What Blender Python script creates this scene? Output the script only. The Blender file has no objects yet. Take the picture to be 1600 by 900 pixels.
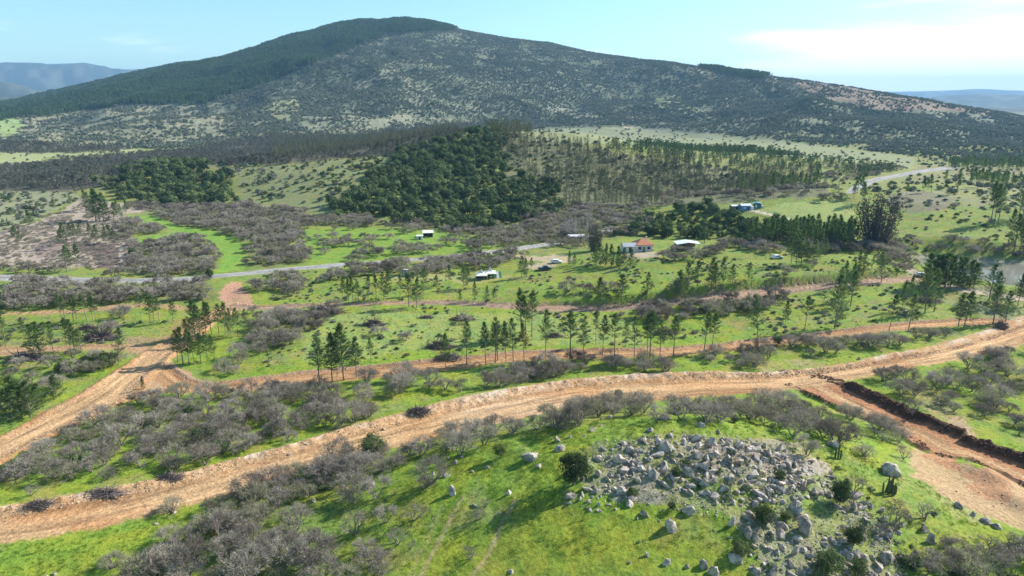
import bpy, math
import numpy as np
from mathutils import Vector

scene = bpy.context.scene
rng = np.random.default_rng(7)

# ------------------------------------------------------------------ camera
CAM_H = 65.0
PITCH = math.radians(15.7)
F = 1067.0                       # focal length in pixels of the 1600 px wide photograph
cam_d = bpy.data.cameras.new("camera")
cam_d.sensor_width = 36.0
cam_d.lens = 36.0 * F / 1600.0
cam_d.clip_start = 1.0
cam_d.clip_end = 60000.0
cam = bpy.data.objects.new("camera", cam_d)
scene.collection.objects.link(cam)
cam.location = (0, 0, CAM_H)
cam.rotation_euler = (math.pi / 2 - PITCH, 0, 0)
scene.camera = cam

# ------------------------------------------------------------------ light
SUN_EL = math.radians(34)
SUN_AZ = math.radians(66)        # clockwise from +Y
sun_vec = Vector((math.sin(SUN_AZ) * math.cos(SUN_EL), math.cos(SUN_AZ) * math.cos(SUN_EL), math.sin(SUN_EL)))
sd = bpy.data.lights.new("sun", 'SUN')
sd.energy = 4.9
sd.angle = math.radians(0.5)
sd.color = (1.0, 0.955, 0.88)
sun = bpy.data.objects.new("sun", sd)
scene.collection.objects.link(sun)
sun.rotation_euler = (-sun_vec).to_track_quat('-Z', 'Y').to_euler()

world = bpy.data.worlds.new("World")
scene.world = world
world.use_nodes = True
wn = world.node_tree.nodes; wl = world.node_tree.links
for n in list(wn): wn.remove(n)
sky = wn.new('ShaderNodeTexSky'); sky.sky_type = 'NISHITA'; sky.sun_disc = False
sky.sun_elevation = SUN_EL; sky.sun_rotation = SUN_AZ
sky.altitude = 200; sky.air_density = 1.0; sky.dust_density = 0.6; sky.ozone_density = 1.4
tint = wn.new('ShaderNodeMix'); tint.data_type = 'RGBA'; tint.blend_type = 'MULTIPLY'
tint.inputs['Factor'].default_value = 1.0
tint.inputs['B'].default_value = (0.82, 1.07, 1.12, 1)
bg = wn.new('ShaderNodeBackground'); bg.inputs['Strength'].default_value = 0.10
out = wn.new('ShaderNodeOutputWorld')
tc = wn.new('ShaderNodeTexCoord')
# thin high cloud: streaky noise over the whole sky, thicker in the north east
mp = wn.new('ShaderNodeMapping'); mp.inputs['Scale'].default_value = (1.6, 1.6, 14.0)
mp.inputs['Rotation'].default_value = (0, math.radians(4), 0)
nz = wn.new('ShaderNodeTexNoise'); nz.inputs['Scale'].default_value = 2.1; nz.inputs['Detail'].default_value = 7
nz.inputs['Roughness'].default_value = 0.55; nz.inputs['Distortion'].default_value = 0.4
wl.new(tc.outputs['Generated'], mp.inputs['Vector']); wl.new(mp.outputs[0], nz.inputs['Vector'])
dt = wn.new('ShaderNodeVectorMath'); dt.operation = 'DOT_PRODUCT'
cdir = Vector((0.60, 0.80, 0.075)).normalized()
dt.inputs[1].default_value = cdir
nrm = wn.new('ShaderNodeVectorMath'); nrm.operation = 'NORMALIZE'
wl.new(tc.outputs['Generated'], nrm.inputs[0]); wl.new(nrm.outputs[0], dt.inputs[0])
mr = wn.new('ShaderNodeMapRange'); mr.inputs['From Min'].default_value = 0.93; mr.inputs['From Max'].default_value = 1.0
mr.inputs['To Min'].default_value = 0.02; mr.inputs['To Max'].default_value = 0.30
wl.new(dt.outputs['Value'], mr.inputs['Value'])
sepn = wn.new('ShaderNodeSeparateXYZ'); wl.new(nrm.outputs[0], sepn.inputs[0])
lowb = wn.new('ShaderNodeMapRange'); lowb.inputs['From Min'].default_value = 0.0; lowb.inputs['From Max'].default_value = 0.075
lowb.inputs['To Min'].default_value = 0.12; lowb.inputs['To Max'].default_value = -0.22
zc_ = wn.new('ShaderNodeMath'); zc_.operation = 'SUBTRACT'; zc_.inputs[1].default_value = 0.040
za_ = wn.new('ShaderNodeMath'); za_.operation = 'ABSOLUTE'
wl.new(sepn.outputs['Z'], zc_.inputs[0]); wl.new(zc_.outputs[0], za_.inputs[0]); wl.new(za_.outputs[0], lowb.inputs['Value'])
ad = wn.new('ShaderNodeMath'); ad.operation = 'ADD'
wl.new(nz.outputs['Fac'], ad.inputs[0]); wl.new(mr.outputs[0], ad.inputs[1])
ad2 = wn.new('ShaderNodeMath'); ad2.operation = 'ADD'
wl.new(ad.outputs[0], ad2.inputs[0]); wl.new(lowb.outputs[0], ad2.inputs[1])
cr = wn.new('ShaderNodeMapRange'); cr.interpolation_type = 'SMOOTHSTEP'
cr.inputs['From Min'].default_value = 0.55; cr.inputs['From Max'].default_value = 0.86
cr.inputs['To Max'].default_value = 0.95
wl.new(ad2.outputs[0], cr.inputs['Value'])
cm = wn.new('ShaderNodeMix'); cm.data_type = 'RGBA'
cm.inputs['B'].default_value = (9.5, 9.7, 9.8, 1)
wl.new(sky.outputs[0], tint.inputs['A'])
wl.new(tint.outputs['Result'], cm.inputs['A']); wl.new(cr.outputs[0], cm.inputs['Factor'])
wl.new(cm.outputs['Result'], bg.inputs['Color']); wl.new(bg.outputs[0], out.inputs['Surface'])

scene.view_settings.view_transform = 'Standard'
scene.view_settings.look = 'None'
scene.view_settings.exposure = 0.84
scene.view_settings.gamma = 1.0
scene.cycles.volume_bounces = 0
scene.cycles.max_bounces = 4
scene.cycles.diffuse_bounces = 2
scene.cycles.transparent_max_bounces = 4

# ------------------------------------------------------------------ maths
cp, sp = math.cos(PITCH), math.sin(PITCH)

def ray(u, v):
    """pixel -> unit-forward ray direction (x, y, z)"""
    x = (np.asarray(u, float) - 800) / F; y = -(np.asarray(v, float) - 450) / F
    return np.stack([x, cp + y * sp, -sp + y * cp], -1)

def project(x, y, z):
    zz = z - CAM_H
    d = y * cp - zz * sp
    up = y * sp + zz * cp
    d = np.where(d > 0.1, d, 0.1)
    u = 800 + F * x / d; v = 450 - F * up / d
    return u, v, d

def _hash(ix, iy, seed):
    n = (ix.astype(np.int64) * 374761393 + iy.astype(np.int64) * 668265263 + seed * 1442695041) & 0x7fffffff
    n = ((n ^ (n >> 13)) * 1274126177) & 0x7fffffff
    n = (n ^ (n >> 16)) & 0xffffff
    return n / float(0xffffff)

def vnoise(x, y, seed=0):
    ix = np.floor(x); iy = np.floor(y); fx = x - ix; fy = y - iy
    fx = fx * fx * fx * (fx * (fx * 6 - 15) + 10); fy = fy * fy * fy * (fy * (fy * 6 - 15) + 10)
    a = _hash(ix, iy, seed); b = _hash(ix + 1, iy, seed); c = _hash(ix, iy + 1, seed); d = _hash(ix + 1, iy + 1, seed)
    return (a + (b - a) * fx) * (1 - fy) + (c + (d - c) * fx) * fy

def fbm(x, y, octv=4, seed=0, gain=0.5):
    s = 0; a = 1.0; t = 0
    for o in range(octv):
        s = s + a * (vnoise(x, y, seed + o * 17) * 2 - 1); t += a
        x, y = x * 1.97 + 13.1, y * 2.03 - 7.7; a *= gain
    return s / t            # about -1..1

def sstep(a, b, x):
    t = np.clip((x - a) / (b - a), 0, 1); return t * t * (3 - 2 * t)

def bump(x, y, cx, cy, rx, ry, h, rot=0.0):
    c, s = math.cos(rot), math.sin(rot)
    dx = x - cx; dy = y - cy
    a = (dx * c + dy * s) / rx; b = (-dx * s + dy * c) / ry
    q = np.clip(1 - (a * a + b * b), 0, None)
    return h * q * q

def gauss(x, y, cx, cy, sx, sy, h, rot=0.0):
    c, s = math.cos(rot), math.sin(rot)
    dx = x - cx; dy = y - cy
    a = (dx * c + dy * s) / sx; b = (-dx * s + dy * c) / sy
    return h * np.exp(-0.5 * (a * a + b * b))

def skyline_table(pts):
    p = np.array(pts, float); d = ray(p[:, 0], p[:, 1])
    az = np.arctan2(d[:, 0], d[:, 1]); el = d[:, 2] / np.hypot(d[:, 0], d[:, 1])
    return az, el

SKY_MAIN = skyline_table([(-500, 215), (-200, 190), (0, 164), (60, 152), (120, 139), (180, 124), (250, 108), (300, 102), (350, 94),
    (400, 79), (450, 60), (500, 48), (530, 39), (560, 34), (600, 35), (640, 34), (680, 39), (715, 46), (760, 54), (800, 60), (860, 67),
    (930, 83), (1000, 93), (1060, 101), (1105, 108), (1150, 114), (1200, 120), (1260, 126), (1300, 133), (1350, 141), (1400, 151),
    (1450, 158), (1500, 166), (1550, 174), (1600, 184), (1700, 203), (1900, 222), (2300, 235)])
def utab(pairs, v=230):
    p = np.array(pairs, float); d = ray(p[:, 0], np.full(len(p), v))
    return np.arctan2(d[:, 0], d[:, 1]), p[:, 1]
R_MAIN = utab([(-500, 3100), (0, 3000), (300, 2700), (620, 2500), (900, 2300), (1200, 2050), (1600, 1750), (2300, 1500)])
F_MAIN = utab([(-500, 1000), (0, 1000), (400, 1050), (800, 1200), (1000, 1250), (1200, 1050), (1500, 850), (2300, 800)])
LAYERS = [
    (4200, 600, skyline_table([(-600, 180), (-200, 165), (0, 150), (90, 144), (125, 132), (190, 118), (245, 110), (300, 108), (400, 112), (600, 140), (700, 190)])),
    (5600, 500, skyline_table([(-600, 118), (-100, 119), (0, 126), (30, 132), (60, 142), (90, 152), (140, 185)])),
    (9500, 1300, skyline_table([(-600, 110), (-200, 104), (0, 98), (60, 100), (130, 97), (155, 102), (175, 107), (240, 109), (300, 116), (500, 130), (900, 150), (1200, 170)])),
    (8000, 1200, skyline_table([(1250, 185), (1400, 160), (1440, 153), (1500, 147), (1540, 146), (1600, 148), (1900, 144), (2300, 150)])),
    (12500, 1300, skyline_table([(1100, 165), (1300, 147), (1370, 143), (1440, 142), (1500, 140), (1530, 138), (1600, 142), (1900, 139), (2300, 145)])),
]

def pip(px, py, poly):
    """points in polygon, vectorised"""
    poly = np.asarray(poly, float); inside = np.zeros(px.shape, bool)
    x0, y0 = poly[:, 0], poly[:, 1]; x1, y1 = np.roll(x0, -1), np.roll(y0, -1)
    lo = poly.min(0); hi = poly.max(0)
    m = (px >= lo[0]) & (px <= hi[0]) & (py >= lo[1]) & (py <= hi[1])
    qx, qy = px[m], py[m]; ins = np.zeros(qx.shape, bool)
    for i in range(len(poly)):
        c = ((y0[i] > qy) != (y1[i] > qy))
        with np.errstate(divide='ignore', invalid='ignore'):
            xi = (x1[i] - x0[i]) * (qy - y0[i]) / (y1[i] - y0[i] + 1e-12) + x0[i]
        ins ^= c & (qx < xi)
    inside[m] = ins
    return inside

def polydist(px, py, poly, closed=True):
    poly = np.asarray(poly, float); n = len(poly); d2 = np.full(px.shape, 1e12)
    for i in range(n if closed else n - 1):
        a = poly[i]; b = poly[(i + 1) % n]; e = b - a; L = (e * e).sum() + 1e-9
        t = np.clip(((px - a[0]) * e[0] + (py - a[1]) * e[1]) / L, 0, 1)
        dx = px - a[0] - t * e[0]; dy = py - a[1] - t * e[1]
        d2 = np.minimum(d2, dx * dx + dy * dy)
    return np.sqrt(d2)

# ------------------------------------------------------------------ terrain height
WATER_Z = -1.6
def plane_hit(u, v, z=0.0):
    d = ray(u, v); t = (z - CAM_H) / d[..., 2]
    return np.stack([d[..., 0] * t, d[..., 1] * t], -1)
LAKE_PX = [(1418, 404), (1450, 401), (1500, 403), (1560, 409), (1640, 414), (1760, 420), (1760, 452), (1640, 450), (1560, 448), (1510, 440), (1460, 428), (1436, 418)]
LAKE = plane_hit(*np.array(LAKE_PX, float).T, z=WATER_Z)

MOUND1 = plane_hit(1478., 716., 2.0); MOUND2 = plane_hit(1545., 752., 2.0); MOUND3 = plane_hit(1583., 785., 2.0)
def h_base(x, y):
    r = np.hypot(x, y); az = np.arctan2(x, y)
    z = 1.3 * fbm(x / 85, y / 85, 3, 3) * sstep(60, 140, r)
    z = z + 0.35 * fbm(x / 17, y / 17, 3, 5) + 0.10 * fbm(x / 3.1, y / 3.1, 2, 9) * (r < 400)
    z = z + 0.035 * fbm(x / 0.9, y / 0.9, 2, 12) * (r < 220)
    # rocky knoll in the foreground
    kn = gauss(x, y, 29, 101, 30, 17, 11.0, 0.12) + gauss(x, y, 12, 84, 30, 22, 3.0)
    z = z + kn
    rocky = sstep(4, 9, kn)
    z = z + rocky * 0.6 * np.abs(fbm(x / 5, y / 5, 3, 21))
    # banks and low rises of the valley floor
    z = z + gauss(x, y, 95, 262, 75, 26, 6.0, 0.05) + gauss(x, y, 140, 372, 75, 32, 9.0) + gauss(x, y, 265, 400, 90, 75, 12.0)
    z = z + gauss(x, y, -60, 215, 120, 25, 1.2)
    # spoil heaps of the earthworks
    z = z + gauss(x, y, *MOUND1, 3.2, 1.8, 1.5, -.5) + gauss(x, y, *MOUND2, 4.0, 2.2, 1.9, -.9) + gauss(x, y, *MOUND3, 3.0, 1.6, 1.1, -.6)
    # wooded hills
    z = z + (bump(x, y, -42, 560, 225, 205, 1.0) ** .78 * 29) * (1 + 0.18 * fbm(x / 60, y / 60, 3, 31)) + bump(x, y, 150, 600, 330, 170, 17)
    z = z + bump(x, y, -275, 540, 150, 110, 12)
    # mountain
    el = np.interp(az, *SKY_MAIN); R = np.interp(az, *R_MAIN); f0 = np.interp(az, *F_MAIN)
    Hr = CAM_H + R * el
    s = np.clip((r - f0) / (R - f0), 0, 1)
    m0, m1 = 0.22, 0.25
    s2 = s * s; s3 = s2 * s
    p = (3 * s2 - 2 * s3) + m0 * (s3 - 2 * s2 + s) + m1 * (s3 - s2)
    back = np.exp(-(np.clip(r - R, 0, None) / 700) ** 2)
    hm = Hr * p * back
    rid = 1 - np.abs(fbm(x / 420 + 3, y / 520, 4, 41))
    hm = hm + ((rid - 0.75) * 60 + fbm(x / 110, y / 110, 3, 45) * 13) * np.clip(s * (1 - s) * 4, 0, 1) ** 0.8 * (r < R)
    z = z * (1 - 0.5 * s) + hm
    for Rl, w, tab in LAYERS:
        e = np.interp(az, *tab)
        hl = (CAM_H + Rl * e + fbm(az * 40, r / 900, 3, 51) * Rl * 0.0006) * np.exp(-((r - Rl) / w) ** 2)
        hl = hl * (1 + 0.06 * fbm(az * 55, r / 500, 3, 53) * (np.abs(r - Rl) > 150))
        z = np.maximum(z, hl - 3)
    # lake basin
    near = (x > 90) & (x < 460) & (y > 160) & (y < 380)
    if near.any():
        xs, ys = x[near], y[near]
        ins = pip(xs, ys, LAKE); dd = polydist(xs, ys, LAKE); sdist = np.where(ins, dd, -dd)
        w = sstep(-14, 1.5, sdist)
        zz = z[near]; tgt = np.where(sdist > 0, WATER_Z - 0.15 - np.minimum(sdist, 6) * 0.25, WATER_Z + 0.3)
        z = z.copy(); z[near] = zz * (1 - w) + tgt * w
    return z

def unproject(u, v, hf=None, tmax=9000.):
    hf = hf or h_base
    u = np.atleast_1d(np.asarray(u, float)); v = np.atleast_1d(np.asarray(v, float))
    d = ray(u, v); d = d / np.linalg.norm(d, axis=1, keepdims=True)
    ts = np.geomspace(40, tmax, 420)
    lo = np.full(len(u), ts[0]); hi = np.full(len(u), np.nan); done = np.zeros(len(u), bool)
    prev = ts[0]
    for t in ts[1:]:
        if done.all(): break
        zz = CAM_H + d[:, 2] * t - hf(d[:, 0] * t, d[:, 1] * t)
        hit = (~done) & (zz < 0)
        lo[hit] = prev; hi[hit] = t; done |= hit; prev = t
    lo[~done] = tmax; hi[~done] = tmax
    for _ in range(18):
        mid = (lo + hi) / 2
        below = CAM_H + d[:, 2] * mid - hf(d[:, 0] * mid, d[:, 1] * mid) < 0
        hi = np.where(below, mid, hi); lo = np.where(below, lo, mid)
    return np.stack([d[:, 0] * hi, d[:, 1] * hi], 1)

# ------------------------------------------------------------------ roads: two traced edges each
class Road:
    def __init__(s, name, top, bot, n=160):
        s.name = name
        def res(p):
            p = unproject(*np.array(p, float).T)
            q = np.concatenate([[0], np.cumsum(np.hypot(*np.diff(p, axis=0).T))])
            # smooth resample
            t = np.linspace(0, q[-1], n); x = np.interp(t, q, p[:, 0]); y = np.interp(t, q, p[:, 1])
            k = np.hanning(9); k /= k.sum()
            xp = np.pad(x, 4, mode='edge'); yp = np.pad(y, 4, mode='edge')
            xs = np.convolve(xp, k, 'valid'); ys = np.convolve(yp, k, 'valid')
            xs[0], ys[0], xs[-1], ys[-1] = x[0], y[0], x[-1], y[-1]
            return np.stack([xs, ys], 1)
        a, b = res(top), res(bot)
        s.a, s.b = a, b
        s.mid = (a + b) / 2; s.hw = np.hypot(*(a - b).T) / 2
        s.s = np.concatenate([[0], np.cumsum(np.hypot(*np.diff(s.mid, axis=0).T))])
        zc = h_base(s.mid[:, 0], s.mid[:, 1])
        k = np.hanning(21); k /= k.sum()
        s.z = np.convolve(np.pad(zc, 10, mode='edge'), k, 'valid')
        s.lo = np.minimum(a, b).min(0) - 27; s.hi = np.maximum(a, b).max(0) + 27
    def coords(s, x, y):
        """(lateral -1..1 across a->b beyond 1 outside, metres outside the edge, station metres, grade height)"""
        m = (x > s.lo[0]) & (x < s.hi[0]) & (y > s.lo[1]) & (y < s.hi[1])
        lat = np.full(x.shape, 99.0); outd = np.full(x.shape, 99.0); st = np.zeros(x.shape); zz = np.zeros(x.shape)
        if not m.any(): return lat, outd, st, zz
        px, py = x[m], y[m]; best = np.full(px.shape, 1e12); bl = np.zeros(px.shape); bs = np.zeros(px.shape); bh = np.ones(px.shape); bz = np.zeros(px.shape)
        P = s.mid
        for i in range(len(P) - 1):
            e = P[i + 1] - P[i]; L = (e * e).sum() + 1e-9
            rx = px - P[i][0]; ry = py - P[i][1]
            t = np.clip((rx * e[0] + ry * e[1]) / L, 0, 1)
            dx = rx - t * e[0]; dy = ry - t * e[1]; d2 = dx * dx + dy * dy
            c = d2 < best
            best = np.where(c, d2, best)
            ac = s.a[i] - P[i]
            side = np.where((dx * ac[0] + dy * ac[1]) > 0, -1.0, 1.0)
            bl = np.where(c, side, bl); bs = np.where(c, s.s[i] + t * (s.s[i + 1] - s.s[i]), bs)
            bh = np.where(c, s.hw[i] + t * (s.hw[i + 1] - s.hw[i]), bh); bz = np.where(c, s.z[i] + t * (s.z[i + 1] - s.z[i]), bz)
        dist = np.sqrt(best)
        lat[m] = bl * dist / bh; outd[m] = dist - bh; st[m] = bs; zz[m] = bz
        return lat, outd, st, zz

ROADS = {}
def road(key, name, top, bot, n=160): ROADS[key] = Road(name, top, bot, n)
road('A', 'wide_dirt_road',
     [(-90, 806), (0, 795), (50, 789), (100, 777), (150, 770), (200, 759), (300, 739), (400, 712), (500, 687), (550, 670), (600, 659), (650, 646), (700, 632), (750, 621), (800, 612), (900, 597), (1000, 587), (1100, 583), (1200, 584), (1300, 577), (1350, 570), (1400, 559), (1450, 551), (1500, 541), (1550, 526), (1600, 507), (1700, 470)],
     [(-90, 862), (0, 846), (50, 838), (100, 831), (150, 821), (200, 811), (300, 785), (400, 756), (500, 723), (550, 709), (600, 696), (650, 683), (700, 670), (750, 658), (800, 648), (900, 629), (1000, 622), (1100, 616), (1200, 611), (1300, 593), (1350, 583), (1400, 571), (1450, 563), (1500, 553), (1550, 541), (1600, 526), (1700, 488)], 260)
road('B', 'left_dirt_road',
     [(-60, 722), (0, 689), (22, 675), (60, 655), (100, 632), (135, 612), (160, 597), (185, 582), (220, 560), (238, 548), (262, 535), (290, 518), (315, 500), (345, 482)],
     [(-60, 752), (0, 722), (50, 697), (78, 686), (120, 665), (150, 652), (197, 628), (210, 606), (222, 594), (245, 572), (262, 556), (280, 542), (300, 525), (325, 506), (352, 492)], 120)
road('C', 'middle_dirt_track',
     [(246, 560), (262, 566), (280, 580), (305, 596), (345, 600), (400, 591), (450, 585), (500, 578), (550, 575), (600, 571), (650, 566), (700, 562), (750, 557), (800, 551), (850, 548), (900, 546), (950, 545), (1000, 545), (1050, 545), (1100, 541), (1150, 536), (1200, 530), (1280, 522), (1350, 512), (1420, 504), (1500, 500), (1560, 497), (1598, 500)],
     [(236, 568), (246, 590), (265, 606), (300, 613), (345, 613), (400, 607), (450, 602), (500, 597), (550, 592), (600, 586), (650, 581), (700, 576), (750, 570), (800, 563), (850, 561), (900, 559), (950, 558), (1000, 557), (1050, 555), (1100, 550), (1150, 544), (1200, 538), (1280, 530), (1350, 521), (1420, 513), (1500, 507), (1560, 505), (1598, 508)], 200)
road('D', 'upper_dirt_track',
     [(360, 476), (400, 479), (440, 476), (500, 474), (600, 471), (700, 469), (750, 471), (800, 474), (850, 476), (900, 478), (950, 477), (1000, 473), (1060, 466), (1120, 459), (1180, 451), (1240, 447), (1300, 442), (1350, 436), (1400, 433), (1440, 431), (1470, 430)],
     [(360, 482), (400, 484), (440, 481), (500, 479), (600, 475), (700, 475), (750, 478), (800, 483), (850, 485), (900, 487), (950, 486), (1000, 482), (1060, 476), (1120, 470), (1180, 464), (1240, 458), (1300, 451), (1350, 445), (1400, 441), (1440, 439), (1470, 438)], 130)
road('E', 'paved_road',
     [(-90, 429), (0, 431), (60, 433), (120, 436), (180, 437), (250, 436), (300, 434), (340, 430), (400, 424), (450, 419), (500, 415), (550, 411), (600, 408), (640, 405), (680, 402), (730, 397), (780, 391), (830, 384), (880, 377), (920, 368), (940, 360), (965, 355)],
     [(-90, 436), (0, 438), (60, 440), (120, 442), (180, 442), (250, 441), (300, 439), (340, 435), (400, 429), (450, 424), (500, 420), (550, 416), (600, 412), (640, 409), (680, 406), (730, 401), (780, 395), (830, 388), (880, 381), (920, 373), (944, 364), (968, 358)], 130)
road('G', 'distant_paved_road',
     [(1322, 302), (1336, 291), (1350, 283), (1375, 277), (1400, 273), (1430, 268), (1480, 262)],
     [(1334, 303), (1347, 294), (1362, 286), (1385, 280), (1408, 276), (1436, 270), (1484, 264)], 60)
road('H', 'branch_dirt_road',
     [(1262, 590), (1290, 597), (1307, 600), (1330, 612), (1350, 622), (1385, 640), (1420, 656), (1462, 672), (1495, 689), (1550, 709), (1600, 727), (1700, 765)],
     [(1235, 598), (1252, 606), (1275, 617), (1300, 628), (1340, 646), (1400, 667), (1440, 682), (1475, 698), (1522, 714), (1550, 730), (1600, 752), (1700, 800)], 120)
road('P', 'farm_track',
     [(1150, 326), (1176, 326), (1192, 331), (1215, 336), (1240, 342), (1265, 350), (1290, 357)],
     [(1150, 329), (1174, 330), (1190, 335), (1213, 340), (1238, 346), (1263, 353), (1288, 360)], 50)
road('Q', 'orange_dirt_track',
     [(-40, 543), (0, 543), (40, 541), (80, 541), (130, 538), (180, 536), (225, 540), (245, 546)],
     [(-40, 556), (0, 556), (40, 553), (80, 551), (130, 547), (180, 546), (222, 552), (240, 556)], 50)
road('S', 'short_dirt_track',
     [(-40, 492), (0, 488), (60, 486), (125, 483), (160, 477), (215, 474), (262, 476), (300, 480)],
     [(-40, 497), (0, 493), (60, 491), (125, 489), (160, 484), (215, 480), (262, 481), (300, 486)], 50)
road('T', 'lake_track',
     [(1425, 418), (1436, 426), (1450, 434), (1490, 446), (1540, 456), (1590, 462), (1650, 466)],
     [(1415, 420), (1425, 428), (1444, 438), (1482, 452), (1535, 462), (1590, 470), (1650, 476)], 60)
ORDER = ['P', 'T', 'S', 'Q', 'G', 'E', 'D', 'C', 'B', 'H', 'A']

def berm(t, c, w): return np.exp(-((t - c) / w) ** 2)

def h_full(x, y, parts=False):
    z = h_base(x, y)
    cls = np.zeros(x.shape, int); info = {}
    for key in ORDER:
        R = ROADS[key]; lat, outd, st, zc = R.coords(x, y)
        m = outd < (26 if key == 'D' else 8)
        if not m.any(): continue
        w = 1 - sstep(0, 5.0 if key in 'AHB' else 3.0, outd[m])
        prof = np.zeros(m.sum()); L = lat[m]; S = st[m]; xx, yy = x[m], y[m]; od = outd[m]
        n1 = fbm(xx / 1.3, yy / 1.3, 3, 61); n2 = fbm(xx / 5, yy / 5, 2, 63)
        if key == 'A':
            prof += 0.9 * berm(L, -0.72 + 0.08 * n2, 0.22) * (1 + 0.5 * n1) + 0.25 * berm(L, -0.38, 0.15) * (0.6 + n1)
            prof += -0.06 * (berm(L, 0.25, 0.05) + berm(L, 0.55, 0.05)) + 0.03 * n1
        elif key == 'H':
            prof += -0.5 * (1 - sstep(.75, 1.2, np.abs(L))) - 0.07 * (berm(L, -0.3, 0.09) + berm(L, 0.3, 0.09) + berm(L, 0, 0.06)) + 0.05 * n1
            prof += (L < 0) * berm(od, 2.0, 1.2) * 1.6 * (1 + 0.35 * n1) + (L > 0) * berm(od, 1.3, 0.8) * 1.0 * (1 + 0.4 * n1)
        elif key == 'B':
            prof += 0.5 * berm(L, -0.85, 0.15) * (1 + 0.6 * n1) + 0.5 * berm(L, 0.8, 0.2) * (1 + 0.6 * n1) - 0.05 * (berm(L, -0.25, .06) + berm(L, 0.15, .06)) + .03 * n1
        elif key == 'C':
            prof += 0.45 * berm(L, -0.85, 0.2) * (1 + 0.7 * n1) - 0.05 * (berm(L, .1, .08) + berm(L, .55, .08)) + .03 * n1
        elif key == 'D':
            prof += -0.2 + 0.6 * berm(L, -1.15, 0.3) * (1 + .5 * n1)
        elif key in 'EG':
            prof += 0.25
        else:
            prof += 0.05 * n1
        zz = z[m]; z = z.copy() if z.base is not None else z
        z[m] = zz * (1 - w) + (zc[m] * 1.0) * w + prof * (w if key != 'H' else np.maximum(w, 0) ** 0.5)
        if key == 'D': z[m] += 2.6 * sstep(.1, 1.2, od) * (1 - sstep(9, 26, od)) * (L < 0) * sstep(85, 125, S) * (1 - sstep(215, 240, S))
        if parts: info[key] = (lat, outd, st)
    return (z, info) if parts else z

# ------------------------------------------------------------------ materials helpers
def new_mat(name):
    m = bpy.data.materials.new(name); m.use_nodes = True
    nt = m.node_tree
    for n in list(nt.nodes): nt.nodes.remove(n)
    o = nt.nodes.new('ShaderNodeOutputMaterial')
    return m, nt, o

def N(nt, t, **kw):
    n = nt.nodes.new(t)
    for k, v in kw.items():
        if k in n.inputs: n.inputs[k].default_value = v
        else: setattr(n, k, v)
    return n

def principled(nt, o, rough=0.8, spec=0.2):
    b = N(nt, 'ShaderNodeBsdfPrincipled'); b.inputs['Roughness'].default_value = rough
    b.inputs['Specular IOR Level'].default_value = spec
    nt.links.new(b.outputs[0], o.inputs['Surface']); return b

def noisy_mat(name, c1, c2, scale=3.0, rough=0.85, spec=0.15, bump_s=0.0, detail=5, rnd=0.0, lo=0.35, hi=0.65, metallic=0.0, bdist=0.1):
    m, nt, o = new_mat(name); b = principled(nt, o, rough, spec); b.inputs['Metallic'].default_value = metallic
    tc = N(nt, 'ShaderNodeTexCoord'); nz = N(nt, 'ShaderNodeTexNoise', Scale=scale, Detail=detail, Roughness=0.6)
    nt.links.new(tc.outputs['Object'], nz.inputs['Vector'])
    mr = N(nt, 'ShaderNodeMapRange'); mr.inputs['From Min'].default_value = lo; mr.inputs['From Max'].default_value = hi
    nt.links.new(nz.outputs['Fac'], mr.inputs['Value'])
    mx = N(nt, 'ShaderNodeMix', data_type='RGBA'); mx.inputs['A'].default_value = (*c1, 1); mx.inputs['B'].default_value = (*c2, 1)
    fac = mr.outputs[0]
    if rnd > 0:
        oi = N(nt, 'ShaderNodeObjectInfo')
        a = N(nt, 'ShaderNodeMath', operation='MULTIPLY_ADD'); a.inputs[1].default_value = rnd * 2; a.inputs[2].default_value = -rnd
        nt.links.new(oi.outputs['Random'], a.inputs[0])
        ad = N(nt, 'ShaderNodeMath', operation='ADD', use_clamp=True)
        nt.links.new(fac, ad.inputs[0]); nt.links.new(a.outputs[0], ad.inputs[1]); fac = ad.outputs[0]
    nt.links.new(fac, mx.inputs['Factor'])
    nt.links.new(mx.outputs['Result'], b.inputs['Base Color'])
    if bump_s > 0:
        bp = N(nt, 'ShaderNodeBump', Strength=bump_s, Distance=bdist); nt.links.new(nz.outputs['Fac'], bp.inputs['Height'])
        nt.links.new(bp.outputs[0], b.inputs['Normal'])
    return m

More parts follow.
